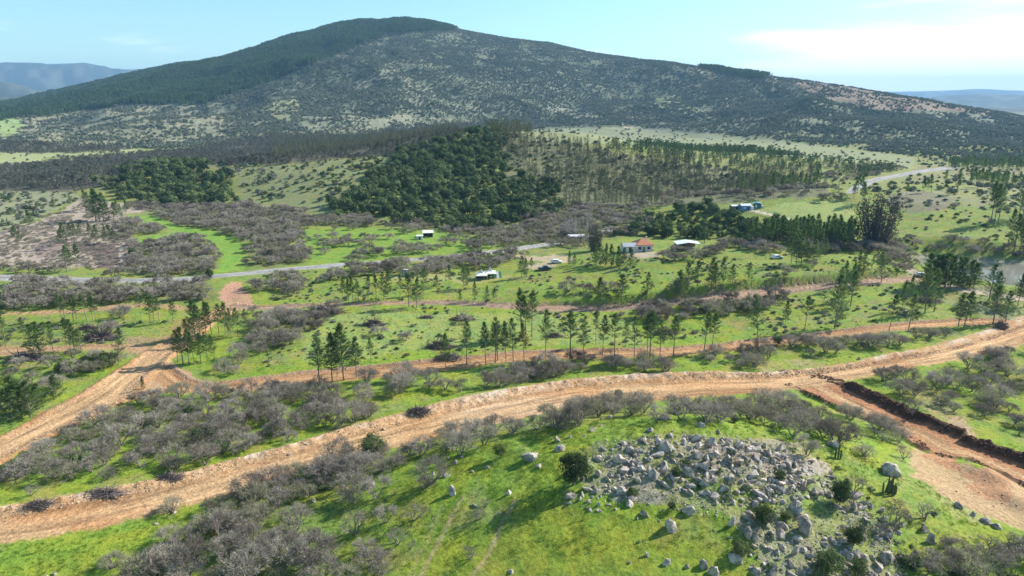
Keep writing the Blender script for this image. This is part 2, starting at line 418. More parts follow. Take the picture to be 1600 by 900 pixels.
def leaf_mat(name, c1, c2, trans=0.3, rnd=0.5, scale=1.3):
    """foliage: diffuse + translucent, colour by noise in the crown and by the individual"""
    m, nt, o = new_mat(name)
    tc = N(nt, 'ShaderNodeTexCoord'); nz = N(nt, 'ShaderNodeTexNoise', Scale=scale, Detail=2)
    nt.links.new(tc.outputs['Object'], nz.inputs['Vector'])
    oi = N(nt, 'ShaderNodeObjectInfo')
    a = N(nt, 'ShaderNodeMath', operation='MULTIPLY_ADD'); a.inputs[1].default_value = rnd * 2; a.inputs[2].default_value = -rnd - 0.5
    nt.links.new(oi.outputs['Random'], a.inputs[0])
    b2 = N(nt, 'ShaderNodeMath', operation='MULTIPLY_ADD', use_clamp=True); b2.inputs[1].default_value = 2.0
    nt.links.new(nz.outputs['Fac'], b2.inputs[0]); nt.links.new(a.outputs[0], b2.inputs[2])
    mx = N(nt, 'ShaderNodeMix', data_type='RGBA'); mx.inputs['A'].default_value = (*c1, 1); mx.inputs['B'].default_value = (*c2, 1)
    nt.links.new(b2.outputs[0], mx.inputs['Factor'])
    d = N(nt, 'ShaderNodeBsdfDiffuse'); t = N(nt, 'ShaderNodeBsdfTranslucent'); s = N(nt, 'ShaderNodeMixShader'); s.inputs[0].default_value = trans
    nt.links.new(mx.outputs['Result'], d.inputs['Color']); nt.links.new(mx.outputs['Result'], t.inputs['Color'])
    nt.links.new(d.outputs[0], s.inputs[1]); nt.links.new(t.outputs[0], s.inputs[2]); nt.links.new(s.outputs[0], o.inputs['Surface'])
    return m

def mesh_np(name, verts, tris=None, quads=None, mat=None, smooth=False, attrs=None):
    """mesh from numpy arrays"""
    me = bpy.data.meshes.new(name)
    V = np.asarray(verts, np.float32)
    T = np.zeros((0, 3), np.int32) if tris is None else np.asarray(tris, np.int32).reshape(-1, 3)
    Q = np.zeros((0, 4), np.int32) if quads is None else np.asarray(quads, np.int32).reshape(-1, 4)
    me.vertices.add(len(V)); me.vertices.foreach_set('co', V.ravel())
    nl = T.size + Q.size
    me.loops.add(nl); me.loops.foreach_set('vertex_index', np.concatenate([T.ravel(), Q.ravel()]).astype(np.int32))
    me.polygons.add(len(T) + len(Q))
    ls = np.concatenate([np.arange(len(T)) * 3, T.size + np.arange(len(Q)) * 4]).astype(np.int32)
    me.polygons.foreach_set('loop_start', ls)
    me.polygons.foreach_set('use_smooth', np.full(len(ls), smooth))
    if mat: me.materials.append(mat)
    if attrs:
        for k, a in attrs.items():
            a = np.asarray(a, np.float32)
            if a.ndim == 2 and a.shape[1] == 4:
                at = me.attributes.new(k, 'FLOAT_COLOR', 'POINT'); at.data.foreach_set('color', a.ravel())
            else:
                at = me.attributes.new(k, 'FLOAT', 'POINT'); at.data.foreach_set('value', a.ravel())
    me.update(calc_edges=True); me.validate()
    return me

def link(name, data, parent=None, loc=None, rotz=None, scale=None):
    o = bpy.data.objects.new(name, data); scene.collection.objects.link(o)
    if parent: o.parent = parent
    if loc is not None: o.location = loc
    if rotz is not None: o.rotation_euler = (0, 0, rotz)
    if scale is not None: o.scale = scale if hasattr(scale, '__len__') else (scale,) * 3
    return o

def tag(o, label=None, cat=None, group=None, kind=None):
    if label: o['label'] = label
    if cat: o['category'] = cat
    if group: o['group'] = group
    if kind: o['kind'] = kind
    return o

# ------------------------------------------------------------------ ground material
def ground_mat(name, bump_s=0.6, fine=1.0):
    m, nt, o = new_mat(name); b = principled(nt, o, 0.9, 0.1); L = nt.links
    col = N(nt, 'ShaderNodeAttribute', attribute_name='Col'); gr = N(nt, 'ShaderNodeAttribute', attribute_name='grass')
    geo = N(nt, 'ShaderNodeNewGeometry')
    def noise(s, d=4, r=0.6, dist=0.0):
        n = N(nt, 'ShaderNodeTexNoise', Scale=s * fine, Detail=d, Roughness=r, Distortion=dist); L.new(geo.outputs['Position'], n.inputs['Vector']); return n
    n1 = noise(1.6, 6, 0.72); n2 = noise(0.16, 5, 0.6); n3 = noise(9.0, 3, 0.6); n4 = noise(0.45, 5, .65, 0.6)
    def rng_(src, a, bb, c, d):
        r = N(nt, 'ShaderNodeMapRange'); r.inputs['From Min'].default_value = a; r.inputs['From Max'].default_value = bb
        r.inputs['To Min'].default_value = c; r.inputs['To Max'].default_value = d; L.new(src, r.inputs['Value']); return r.outputs[0]
    def mul(x, y):
        q = N(nt, 'ShaderNodeMath', operation='MULTIPLY'); L.new(x, q.inputs[0]); L.new(y, q.inputs[1]); return q.outputs[0]
    br = mul(rng_(n1.outputs['Fac'], .3, .7, 0.58, 1.42), rng_(n3.outputs['Fac'], .3, .7, .86, 1.14))
    vm = N(nt, 'ShaderNodeVectorMath', operation='SCALE'); L.new(col.outputs['Color'], vm.inputs[0]); L.new(br, vm.inputs['Scale'])
    # grass: yellow-green against deeper green, with thin straw and soil patches
    yel = N(nt, 'ShaderNodeMix', data_type='RGBA', blend_type='MULTIPLY'); yel.inputs['B'].default_value = (1.35, 1.02, 0.9, 1)
    L.new(vm.outputs[0], yel.inputs['A']); L.new(mul(rng_(n2.outputs['Fac'], .42, .62, 0, 1), gr.outputs['Fac']), yel.inputs['Factor'])
    dg = N(nt, 'ShaderNodeMix', data_type='RGBA', blend_type='MULTIPLY'); dg.inputs['B'].default_value = (0.58, 0.72, 0.7, 1)
    L.new(yel.outputs['Result'], dg.inputs['A']); L.new(mul(rng_(n4.outputs['Fac'], .50, .64, 0, 0.85), gr.outputs['Fac']), dg.inputs['Factor'])
    so = N(nt, 'ShaderNodeMix', data_type='RGBA'); so.inputs['B'].default_value = (0.20, 0.17, 0.09, 1)
    sn = noise(0.7, 6, .75)
    L.new(dg.outputs['Result'], so.inputs['A']); L.new(mul(rng_(sn.outputs['Fac'], .60, .72, 0, 0.5), gr.outputs['Fac']), so.inputs['Factor'])
    L.new(so.outputs['Result'], b.inputs['Base Color'])
    bp = N(nt, 'ShaderNodeBump', Strength=bump_s, Distance=0.5); L.new(n1.outputs['Fac'], bp.inputs['Height'])
    bp2 = N(nt, 'ShaderNodeBump', Strength=bump_s * .6, Distance=0.08); L.new(n3.outputs['Fac'], bp2.inputs['Height']); L.new(bp.outputs[0], bp2.inputs['Normal'])
    L.new(bp2.outputs[0], b.inputs['Normal'])
    return m

M_ground = ground_mat('ground_cover')
M_road = ground_mat('graded_soil', 0.8)
M_far = ground_mat('hillside_cover', 0.4, 0.12)

# ------------------------------------------------------------------ terrain mesh (polar sheet, one continuous surface)
def ring_radii():
    r = [1.5, 10, 20, 32, 44, 54, 62]; 
    while r[-1] < 15000:
        q = r[-1]
        st = max(0.30, 0.0040 * q) if q < 230 else (0.0055 * q if q < 700 else (0.0052 * q if q < 3400 else (0.02 * q if q < 12000 else 0.04 * q)))
        r.append(q + st)
    return np.array(r)
rr = ring_radii()
dense = np.arange(-47, 47.001, 0.125)
coarse = np.concatenate([np.arange(52, 180, 8), np.arange(-180, -50, 8)])
azs = np.radians(np.sort(np.concatenate([dense, coarse])))
NR, NA = len(rr), len(azs)
RR, AZ = np.meshgrid(rr, azs, indexing='ij')
GX = (RR * np.sin(AZ)).ravel(); GY = (RR * np.cos(AZ)).ravel()
GZ, INFO = h_full(GX, GY, parts=True)
GU, GV, GD = project(GX, GY, GZ)
GR = RR.ravel(); GAZ = AZ.ravel()
front = GY > 5
vmax = np.where(front, GV, 2000.0); 
GU = np.where(front, GU, 5000.)

# zone polygons are traced on the ground plane; edges wander with noise
wob_u = fbm(GX / 9, GY / 9, 4, 71) * 900 / np.maximum(GR, 60) * 2.6
wob_v = fbm(GX / 9, GY / 9, 4, 73) * 900 / np.maximum(GR, 60) * 1.1
wob_u = wob_u + fbm(GX / 1.8, GY / 1.8, 3, 75) * 9 * np.clip(150 / GR, 0, 1); wob_v = wob_v + fbm(GX / 1.8, GY / 1.8, 3, 77) * 6 * np.clip(150 / GR, 0, 1)
ZU, ZV = np.clip(GU + wob_u, 2, 1598), vmax + wob_v      # cover carries on past the traced area's sides
COL = np.zeros((len(GX), 3)); GRS = np.ones(len(GX))
big = fbm(GX / 30, GY / 30, 4, 81); med = fbm(GX / 8, GY / 8, 4, 83); fin = fbm(GX / 2.2, GY / 2.2, 3, 85)
def C(*a): return np.array(a, float)
def lerp(a, b, t): return a + (b - a) * t[:, None]
G_VIV = C(.19, .285, .036); G_PALE = C(.195, .25, .07); G_DRY = C(.225, .225, .115); G_OLV = C(.20, .205, .11)
TAN = C(.51, .32, .165); ORG = C(.43, .23, .105); DARKSOIL = C(.085, .043, .027); PALE = C(.66, .55, .42); BROWN = C(.30, .225, .17)
COL[:] = G_VIV
COL = lerp(COL, G_PALE[None], sstep(150, 300, GR) * 0.6)
COL = lerp(COL, C(.20, .175, .10)[None], sstep(.12, .5, fbm(GX / 6, GY / 3.5, 4, 88)) * .55 * sstep(130, 190, GR) * (GR < 900))
COL = lerp(COL, C(.14, .21, .035)[None], sstep(.05, .4, fbm(GX / 12, GY / 5, 4, 89)) * .5 * sstep(130, 190, GR) * (GR < 900))
COL = lerp(COL, G_PALE[None], sstep(0.0, 0.5, big) * 0.5)
COL = lerp(COL, C(.235, .235, .10)[None], sstep(.15, .5, fbm(GX / 5, GY / 5, 4, 87)) * .5 * (GR < 260))
COL = lerp(COL, G_DRY[None], sstep(300, 600, GR) * 0.6 * (0.7 + .6 * np.clip(med, 0, 1)))
COL = lerp(COL, (G_OLV * 1.15)[None], sstep(700, 1500, GR) * 0.75)
def zone(poly, col, amt=1.0, grass=None, mod=None):
    m = pip(ZU, ZV, poly) & front
    a = np.full(m.sum(), amt)
    if mod is not None: a = a * mod[m]
    COL[m] = COL[m] + (C(*col) - COL[m]) * a[:, None]
    if grass is not None: GRS[m] = GRS[m] + (grass - GRS[m]) * a
n01 = np.clip(med * 0.8 + 0.5, 0, 1)
# mountain cover
mt = sstep(950, 1250, GR) * (GR < 3900)
COL = lerp(COL, lerp(np.tile(C(.11, .13, .085), (len(GX), 1)), np.tile(C(.175, .185, .13), (len(GX), 1)), sstep(-.3, .4, fbm(GX / 90, GY / 90, 4, 91))), mt * .9)
GRS *= (1 - 0.8 * mt)
zone([(-100, 165), (120, 130), (400, 65), (560, 20), (720, 35), (705, 50), (630, 52), (575, 66), (500, 94), (450, 117), (350, 152), (80, 182), (-100, 190)], (.07, .085, .045), .9, 0)
zone([(1235, 125), (1310, 128), (1360, 138), (1430, 152), (1500, 163), (1560, 172), (1560, 180), (1500, 174), (1430, 172), (1400, 178), (1360, 172), (1310, 158), (1260, 142)], (.25, .165, .125), .85, 0, n01 * .6 + .5)
zone([(425, 152), (465, 150), (470, 170), (450, 190), (420, 180)], (.28, .28, .15), .8, .3)
zone([(430, 205), (520, 175), (640, 180), (760, 190), (700, 205), (600, 212), (480, 222)], (.30, .29, .19), .75, .2, n01)
zone([(860, 160), (905, 168), (950, 185), (900, 185), (850, 170)], (.34, .33, .24), .6, .2, n01)
zone([(1020, 155), (1060, 148), (1075, 165), (1110, 175), (1060, 180), (1030, 170)], (.27, .32, .14), .8, .3, n01)
zone([(-50, 182), (60, 180), (200, 165), (350, 160), (350, 212), (280, 222), (200, 232), (-50, 232)], (.26, .25, .16), .75, .2, n01 * .5 + .6)
zone([(-50, 185), (30, 185), (40, 200), (20, 215), (-50, 220)], (.24, .33, .12), .8, .5)
zone([(-50, 236), (60, 238), (130, 236), (220, 232), (200, 240), (70, 246), (66, 256), (-50, 258)], (.33, .37, .17), .8, .4)
zone([(964, 188), (972, 183), (990, 181), (1004, 184), (1003, 186), (988, 184), (974, 187), (970, 192), (980, 198), (1000, 202), (1000, 204), (976, 201)], (.42, .33, .23), .9, 0)
zone([(1010, 178), (1018, 172), (1024, 176), (1020, 180)], (.46, .28, .19), .9, 0)
# fields in the middle distance
zone([(780, 205), (960, 198), (1200, 218), (1430, 246), (1425, 262), (1130, 236), (940, 224), (840, 226)], (.25, .27, .15), .85, .3, n01 * .4 + .7)
zone([(-50, 256), (100, 252), (330, 228), (420, 210), (560, 212), (740, 190), (720, 214), (620, 240), (420, 258), (300, 258), (170, 290), (100, 300), (-50, 298)], (.125, .105, .085), .85, 0)
zone([(300, 256), (420, 259), (560, 248), (690, 222), (660, 250), (560, 300), (520, 335), (380, 326), (372, 280), (330, 262)], (.215, .235, .115), .85, .5, n01 * .5 + .6)
zone([(0, 298), (110, 300), (128, 306), (60, 342), (0, 362), (-80, 380), (-80, 300)], (.25, .26, .15), .9, .2)
zone([(-60, 368), (0, 362), (60, 345), (100, 328), (128, 306), (160, 316), (200, 318), (260, 322), (200, 335), (180, 352), (215, 378), (205, 400), (190, 421), (120, 418), (0, 417), (-60, 417)], (.38, .30, .245), .95, 0, n01 * .2 + .85)
zone([(128, 382), (150, 380), (182, 384), (186, 400), (180, 421), (155, 420), (150, 405)], (.15, .105, .095), .9, 0)
zone([(50, 376), (95, 378), (95, 402), (60, 402)], (.20, .14, .125), .6, 0)
zone([(745, 190), (830, 215), (1000, 245), (1280, 285), (1300, 305), (1100, 320), (900, 325), (850, 318), (800, 300), (780, 250)], (.155, .155, .09), .85, .2)
zone([(1180, 330), (1240, 315), (1310, 312), (1335, 330), (1335, 355), (1290, 360)], (.30, .37, .13), .7, .6)
zone([(1385, 302), (1440, 298), (1490, 310), (1480, 328), (1420, 332), (1390, 322)], (.17, .14, .12), .8, .1, n01 * .5 + .6)
zone([(1395, 300), (1600, 285), (1700, 290), (1700, 330), (1480, 322), (1400, 318)], (.27, .255, .17), .7, .2, n01)
zone([(1440, 258), (1500, 262), (1700, 268), (1700, 282), (1420, 285), (1410, 275)], (.20, .15, .125), .7, .1, n01)
# valley scrub floor
SCRUBFLOOR = (.17, .155, .095)
zone([(200, 318), (380, 322), (560, 340), (700, 357), (830, 320), (1000, 322), (1020, 345), (1000, 372), (960, 372), (900, 392), (800, 398), (700, 372), (560, 352), (460, 356), (440, 425), (385, 415), (375, 370), (250, 345)], SCRUBFLOOR, .55, .4, n01)
zone([(215, 378), (320, 372), (345, 385), (335, 428), (190, 430), (200, 400)], SCRUBFLOOR, .5, .4, n01)
zone([(0, 442), (330, 442), (345, 455), (330, 475), (120, 474), (0, 480)], SCRUBFLOOR, .5, .5, n01)
zone([(340, 488), (480, 488), (500, 515), (440, 550), (400, 575), (350, 560), (390, 520)], SCRUBFLOOR, .5, .5, n01)
zone([(500, 490), (800, 490), (1000, 500), (1000, 540), (700, 545), (480, 565), (480, 520)], (.235, .305, .095), .7, .8)
# bright winter grass path through the thickets
zone([(200, 338), (240, 337), (275, 352), (340, 363), (378, 375), (384, 420), (335, 428), (345, 385), (320, 372), (270, 372), (215, 378), (215, 370), (260, 366), (270, 360), (215, 345)], (.165, .31, .05), .9, 1)
zone([(470, 362), (560, 355), (700, 362), (790, 382), (760, 390), (600, 405), (480, 415)], (.165, .30, .045), .7, 1)
zone([(785, 399), (880, 400), (905, 403), (872, 412), (845, 420), (812, 420), (848, 408), (790, 404)], (.46, .36, .24), .8, .1)
zone([(975, 392), (1025, 393), (1050, 390), (1050, 396), (1020, 402), (985, 403)], (.44, .35, .27), .8, .1)
zone([(590, 432), (650, 429), (720, 428), (760, 434), (800, 430), (800, 436), (740, 444), (680, 438), (600, 438)], (.33, .33, .14), .6, .6)
# bare soil cuts
zone([(120, 545), (260, 520), (262, 560), (140, 560)], (.30, .25, .13), .6, .4, n01)
zone([(343, 450), (352, 446), (362, 441), (374, 441), (384, 450), (392, 466), (394, 478), (372, 482), (352, 482), (346, 470)], (.45, .255, .165), 1, 0, n01 * .3 + .8)
zone([(262, 530), (262, 500), (290, 495), (330, 490), (330, 500), (300, 520), (280, 560), (262, 560)], (.36, .19, .11), .8, 0, n01)
zone([(195, 528), (262, 520), (275, 535), (262, 560), (205, 560)], (.34, .21, .13), .9, 0, n01)
zone([(182, 620), (200, 607), (222, 600), (240, 598), (262, 604), (300, 612), (270, 617), (225, 620), (190, 628)], (.38, .235, .12), .95, 0)
zone([(238, 566), (262, 560), (285, 580), (310, 597), (345, 600), (345, 612), (300, 614), (240, 612), (222, 606), (228, 592)], (.43, .27, .15), .95, 0)
zone([(310, 598), (345, 598), (362, 606), (345, 614), (305, 612)], (.62, .50, .38), .8, 0)
zone([(1410, 428), (1432, 420), (1445, 430), (1500, 447), (1600, 460), (1700, 465), (1700, 500), (1560, 498), (1480, 478), (1440, 450)], (.26, .215, .175), .65, .1, n01)
zone([(1180, 566), (1260, 560), (1300, 566), (1300, 580), (1230, 588), (1190, 585)], (.42, .30, .20), .7, 0, n01)
zone([(1195, 610), (1260, 602), (1262, 612), (1225, 626), (1190, 626)], (.46, .36, .22), .6, .2, n01)
# earthworks at the lower right
zone([(1412, 705), (1425, 700), (1470, 715), (1520, 728), (1560, 735), (1620, 752), (1720, 800), (1720, 880), (1620, 836), (1570, 824), (1520, 802), (1470, 770), (1440, 745)], (.45, .29, .165), .92, 0, n01 * .2 + .85)
zone([(1436, 708), (1465, 704), (1500, 722), (1510, 738), (1480, 732), (1450, 722)], (.42, .215, .11), .9, 0)
zone([(1505, 735), (1540, 728), (1565, 748), (1580, 775), (1570, 790), (1545, 778), (1515, 752)], (.43, .23, .12), .9, 0)
zone([(1390, 690), (1420, 700), (1440, 745), (1470, 770), (1540, 815), (1500, 815), (1430, 770), (1400, 735)], (.36, .33, .16), .6, .3, n01)
zone([(1430, 600), (1455, 620), (1500, 655), (1520, 685), (1490, 690), (1460, 668), (1440, 640)], (.33, .255, .16), .65, .2, n01)
zone([(1470, 654), (1490, 650), (1510, 668), (1512, 686), (1485, 684)], (.42, .28, .19), .7, 0)
# rocky outcrop soil
ROCKY_PX = [(880, 712), (940, 690), (1000, 678), (1060, 676), (1130, 680), (1200, 690), (1260, 705), (1300, 740), (1345, 770), (1400, 830), (1420, 910), (1180, 910), (1170, 850), (1130, 810), (1060, 795), (980, 785), (930, 770), (890, 745)]
zone(ROCKY_PX, (.30, .26, .205), .9, .05, np.clip(fin * .5 + n01, 0, 1))
zone([(1050, 690), (1150, 700), (1230, 720), (1260, 745), (1200, 770), (1140, 765), (1080, 740), (1040, 715)], (.34, .265, .21), .85, 0, n01 * .5 + .5)
zone([(1225, 722), (1260, 718), (1300, 728), (1310, 745), (1260, 742)], (.40, .34, .29), .8, 0)
zone([(820, 770), (1040, 790), (1180, 840), (1180, 905), (760, 905), (780, 820)], (.19, .245, .03), .7, 1, np.clip(big + .5, 0, 1))
# wheel tracks in the grass
for line in ([(724, 776), (705, 812), (688, 838), (672, 868), (657, 900)], [(801, 784), (786, 812), (770, 850), (752, 880), (735, 905)], [(696, 790), (675, 830), (655, 870), (640, 900)]):
    P = unproject(*np.array(line, float).T)
    nearm = (GR < 160)
    d = np.full(len(GX), 99.); d[nearm] = polydist(GX[nearm] + med[nearm] * .5, GY[nearm] + fin[nearm] * .3, P, closed=False)
    k = np.exp(-(d / 0.32) ** 2) * (0.75 if line[0][0] != 696 else 0.3)
    COL = lerp(COL, C(.40, .31, .17)[None], k); GRS *= (1 - k)
# road surfaces
CLS = np.zeros(len(GX), int)
for ki, key in enumerate(ORDER):
    if key not in INFO: continue
    lat, outd, st = INFO[key]; m = outd < 4
    L = lat[m]; od = outd[m]; f = fin[m]; b2 = big[m]; n1 = med[m]; wav = fbm(GX[m] / 1.1, GY[m] / 1.1, 3, 97)
    if key == 'A':
        base = lerp(np.tile(TAN, (m.sum(), 1)), ORG[None], sstep(-.3, .5, n1))
        base = lerp(base, PALE[None], sstep(-.2, .5, f + n1) * (0.75 * (1 - sstep(-.75, -.35, L))) + 0.25 * sstep(.0, .5, b2))
        base = lerp(base, (ORG * .8)[None], berm(L, -.3, .09) * .55)
        base = lerp(base, (TAN * 1.08)[None], berm(L, .35, .25) * .6)
        fade = 1 - sstep(-.4, 1.0, od + 1.0 * f + wav * .8)
    elif key == 'B':
        base = lerp(np.tile(TAN * .95, (m.sum(), 1)), (ORG * .9)[None], sstep(.45, .9, np.abs(L)) * (.5 + n1))
        base = lerp(base, (TAN * 1.15)[None], (berm(L, -.25, .1) + berm(L, .18, .1)) * .6)
        fade = 1 - sstep(-.4, 1.0, od + 1.2 * f)
    elif key == 'C':
        base = lerp(np.tile(ORG * .88, (m.sum(), 1)), (TAN * .98)[None], (berm(L, .1, .15) + berm(L, .6, .15)) * .8)
        base = lerp(base, BROWN[None], sstep(.3, .9, -L) * .6)
        fade = 1 - sstep(-.6, 1.0, od + 1.0 * f)
    elif key == 'D':
        base = lerp(np.tile(C(.36, .235, .155), (m.sum(), 1)), (BROWN * .8)[None], sstep(-.3, .4, n1) * .6)
        fade = 1 - sstep(-.6, .8, od + .9 * f)
    elif key == 'H':
        s3 = np.abs(wav)
        base = lerp(np.tile(C(.42, .195, .095), (m.sum(), 1)), (TAN * .9)[None], berm(L, .0, .4))
        base = lerp(base, (ORG * .75)[None], (berm(L, -.3, .07) + berm(L, .3, .07)) * .4)
        e = sstep(-.3, .35, od + .5 * wav)
        base = lerp(base, lerp(np.tile(DARKSOIL, (m.sum(), 1)), C(.17, .085, .05)[None], np.clip(wav + .2, 0, 1)), e)
        fade = np.where(L < 0, 1 - sstep(2.6, 4.2, od + 1.2 * f), 1 - sstep(1.2, 2.6, od + .9 * f))
    elif key in 'EG':
        base = lerp(np.tile(C(.34, .325, .30), (m.sum(), 1)), C(.27, .26, .245)[None], berm(L, 0, .3))
        fade = 1 - sstep(-.2, .35, od + .25 * f)
    elif key in 'QS':
        base = np.tile(C(.42, .25, .14), (m.sum(), 1)); fade = (1 - sstep(-1.2, .6, od + 1.6 * f)) * .9
    elif key == 'T':
        base = np.tile(C(.45, .36, .27), (m.sum(), 1)); fade = (1 - sstep(-.9, .6, od + 1.2 * f)) * .9
    else:
        base = np.tile(C(.46, .40, .31), (m.sum(), 1)); fade = 1 - sstep(-.4, .5, od + .6 * f)
    strk = fbm(st[m] / 14 + 5, L * 6.5, 3, 111) + .6 * fbm(st[m] / 5, L * 13, 2, 113)
    inl = 1 - sstep(.5, .95, np.abs(L)) if key != 'A' else sstep(-.45, -.1, L) * (1 - sstep(.9, 1.05, L))
    base = base * (1 + .55 * strk * inl)[:, None] * (1 + .10 * fbm(GX[m] / 2.5, GY[m] / 2.5, 3, 115))[:, None]
    COL[m] = COL[m] + (base - COL[m]) * fade[:, None]; GRS[m] *= (1 - fade)
    idx = np.where(m)[0][fade > 0.5]; CLS[idx] = ki + 1
# lake shore
nearl = (GX > 80) & (GX < 480) & (GY > 150) & (GY < 400)
ins = pip(GX[nearl], GY[nearl], LAKE); dd = polydist(GX[nearl], GY[nearl], LAKE)
sh = np.zeros(len(GX)); sh[nearl] = np.where(ins, 1.0, 1 - sstep(0, 2.5, dd)); COL = lerp(COL, C(.36, .31, .20)[None], sh * .85); GRS *= (1 - sh)
# far hills
fm = GR > 3700
COL[fm] = lerp(np.tile(C(.05, .065, .055), (fm.sum(), 1)), C(.12, .13, .10)[None], sstep(-.2, .5, fbm(GAZ[fm] * 90, GR[fm] / 300, 4, 99)))
GRS[fm] = 0
RV = np.concatenate([COL, np.ones((len(COL), 1))], 1)

idx = np.arange(NR * NA).reshape(NR, NA)
a = idx[:-1, :]; b_ = idx[1:, :]; a2 = np.roll(a, -1, 1); b2_ = np.roll(b_, -1, 1)
quads = np.stack([a, a2, b2_, b_], -1).reshape(-1, 4)       # last column closes the circle
fr = GR[quads].mean(1); fcls = CLS[quads].max(1) * (np.sort(CLS[quads], 1)[:, 1] > 0)
F0 = np.interp(GAZ[quads[:, 0]], *F_MAIN)
gid = np.where(fcls > 0, fcls, np.where(fr > 3700, 101, np.where(fr > F0 + 40, 102, 0)))
def submesh(name, sel, mat, **kw):
    q = quads[sel]; uq, inv = np.unique(q, return_inverse=True)
    me = mesh_np(name, np.stack([GX[uq], GY[uq], GZ[uq]], 1), quads=inv.reshape(-1, 4), mat=mat, smooth=True,
                 attrs={'Col': RV[uq], 'grass': GRS[uq]})
    o = link(name, me); tag(o, kind='structure'); return o
submesh('ground', gid == 0, M_ground)
submesh('mountain', gid == 102, M_far)
submesh('distant_hills', gid == 101, M_far)
for ki, key in enumerate(ORDER):
    if (gid == ki + 1).any(): submesh(ROADS[key].name, gid == ki + 1, M_road)
# centre disc so that the sheet has no hole below the drone
cv = [(0, 0, float(h_base(np.array([0.]), np.array([0.]))[0]))] + [(GX[i], GY[i], GZ[i]) for i in range(NA)]
o = link('ground_below', mesh_np('ground_below', cv, tris=[(0, i + 1, (i + 1) % NA + 1) for i in range(NA)][::-1], mat=M_ground,
         attrs={'Col': np.tile([*G_VIV, 1], (NA + 1, 1)), 'grass': np.ones(NA + 1)})); tag(o, kind='structure')

# lake
wm, nt, o_ = new_mat('lake_water'); b = principled(nt, o_, 0.03, 1.0); b.inputs['Base Color'].default_value = (.25, .24, .19, 1)
nzw = N(nt, 'ShaderNodeTexNoise', Scale=1.6, Detail=3); gw = N(nt, 'ShaderNodeNewGeometry'); nt.links.new(gw.outputs['Position'], nzw.inputs['Vector'])
bpw = N(nt, 'ShaderNodeBump', Strength=0.12, Distance=0.05); nt.links.new(nzw.outputs['Fac'], bpw.inputs['Height']); nt.links.new(bpw.outputs[0], b.inputs['Normal'])
lc = LAKE.mean(0); lk = (LAKE - lc) * 1.03 + lc
lv = [(p[0], p[1], WATER_Z) for p in lk]
me = bpy.data.meshes.new('lake'); me.from_pydata(lv, [], [list(range(len(lv)))[::-1]]); me.materials.append(wm)
if me.polygons[0].normal.z < 0: me.flip_normals()
tag(link('lake', me), kind='structure')

# height lookup used for standing things on the sheet: exact grid interpolation in (log r, az)
ZG = GZ.reshape(NR, NA); LR = np.log(rr)
def ground_z(x, y):
    x = np.atleast_1d(np.asarray(x, float)); y = np.atleast_1d(np.asarray(y, float))
    r = np.hypot(x, y); az = np.arctan2(x, y)
    i = np.clip(np.searchsorted(rr, r) - 1, 0, NR - 2); j = np.clip(np.searchsorted(azs, az) - 1, 0, NA - 2)
    fr_ = np.clip((r - rr[i]) / (rr[i + 1] - rr[i]), 0, 1); fa = np.clip((az - azs[j]) / (azs[j + 1] - azs[j]), 0, 1)
    return (ZG[i, j] * (1 - fa) + ZG[i, j + 1] * fa) * (1 - fr_) + (ZG[i + 1, j] * (1 - fa) + ZG[i + 1, j + 1] * fa) * fr_

# air
hz, nt, o_ = new_mat('haze_air')
pv = N(nt, 'ShaderNodeVolumePrincipled'); pv.inputs['Color'].default_value = (.36, .66, 1.0, 1); pv.inputs['Density'].default_value = 8.0e-5
pv.inputs['Anisotropy'].default_value = 0.1
nt.links.new(pv.outputs[0], o_.inputs['Volume'])
zb, zt = float(GZ.min()) - 2.0, float(GZ.max()) + 60
X0 = 17000
hv = [(x, y, z) for z in (zb, zt) for (x, y) in ((-X0, -X0), (X0, -X0), (X0, X0), (-X0, X0))]
me = bpy.data.meshes.new('haze'); me.from_pydata(hv, [], [(3, 2, 1, 0), (4, 5, 6, 7), (0, 1, 5, 4), (1, 2, 6, 5), (2, 3, 7, 6), (3, 0, 4, 7)]); me.materials.append(hz)
tag(link('haze', me), kind='stuff', label='pale blue haze thickening towards the far hills')

# ------------------------------------------------------------------ plant materials
M_bark = noisy_mat('thorn_bark', (.17, .145, .12), (.30, .26, .22), 4, rough=.95)
M_twig = leaf_mat('thorn_twigs', (.17, .145, .115), (.42, .375, .305), .25, .5)
M_twig_green = leaf_mat('lichen_twigs', (.25, .235, .15), (.38, .36, .245), .3, .4)
M_pbark = noisy_mat('pine_bark', (.16, .13, .105), (.30, .26, .21), 3, rough=.95)
M_needle = leaf_mat('pine_needles', (.07, .125, .038), (.16, .235, .075), .4, .45)
M_needle_y = leaf_mat('yellow_needles', (.16, .15, .03), (.24, .20, .05), .25, .2)
M_leaf = leaf_mat('evergreen_leaves', (.05, .075, .03), (.15, .19, .075), .3, .5, .5)
M_leaf_b = leaf_mat('fresh_leaves', (.12, .17, .04), (.22, .27, .08), .3, .3)
M_ebark = noisy_mat('pale_bark', (.15, .135, .11), (.26, .235, .195), 2, rough=.9)
M_eleaf = leaf_mat('gum_leaves', (.08, .10, .05), (.17, .175, .095), .25, .5)
M_mleaf = leaf_mat('hill_scrub_leaves', (.11, .15, .095), (.22, .25, .165), .25, .5, .3)
M_mgrey = leaf_mat('grey_scrub_twigs', (.17, .16, .13), (.28, .265, .22), .15, .5, .3)
M_plant = leaf_mat('plantation_needles', (.065, .115, .05), (.13, .19, .08), .2, .45)
M_brown = leaf_mat('brown_plantation_leaves', (.115, .12, .09), (.215, .215, .165), .2, .5)

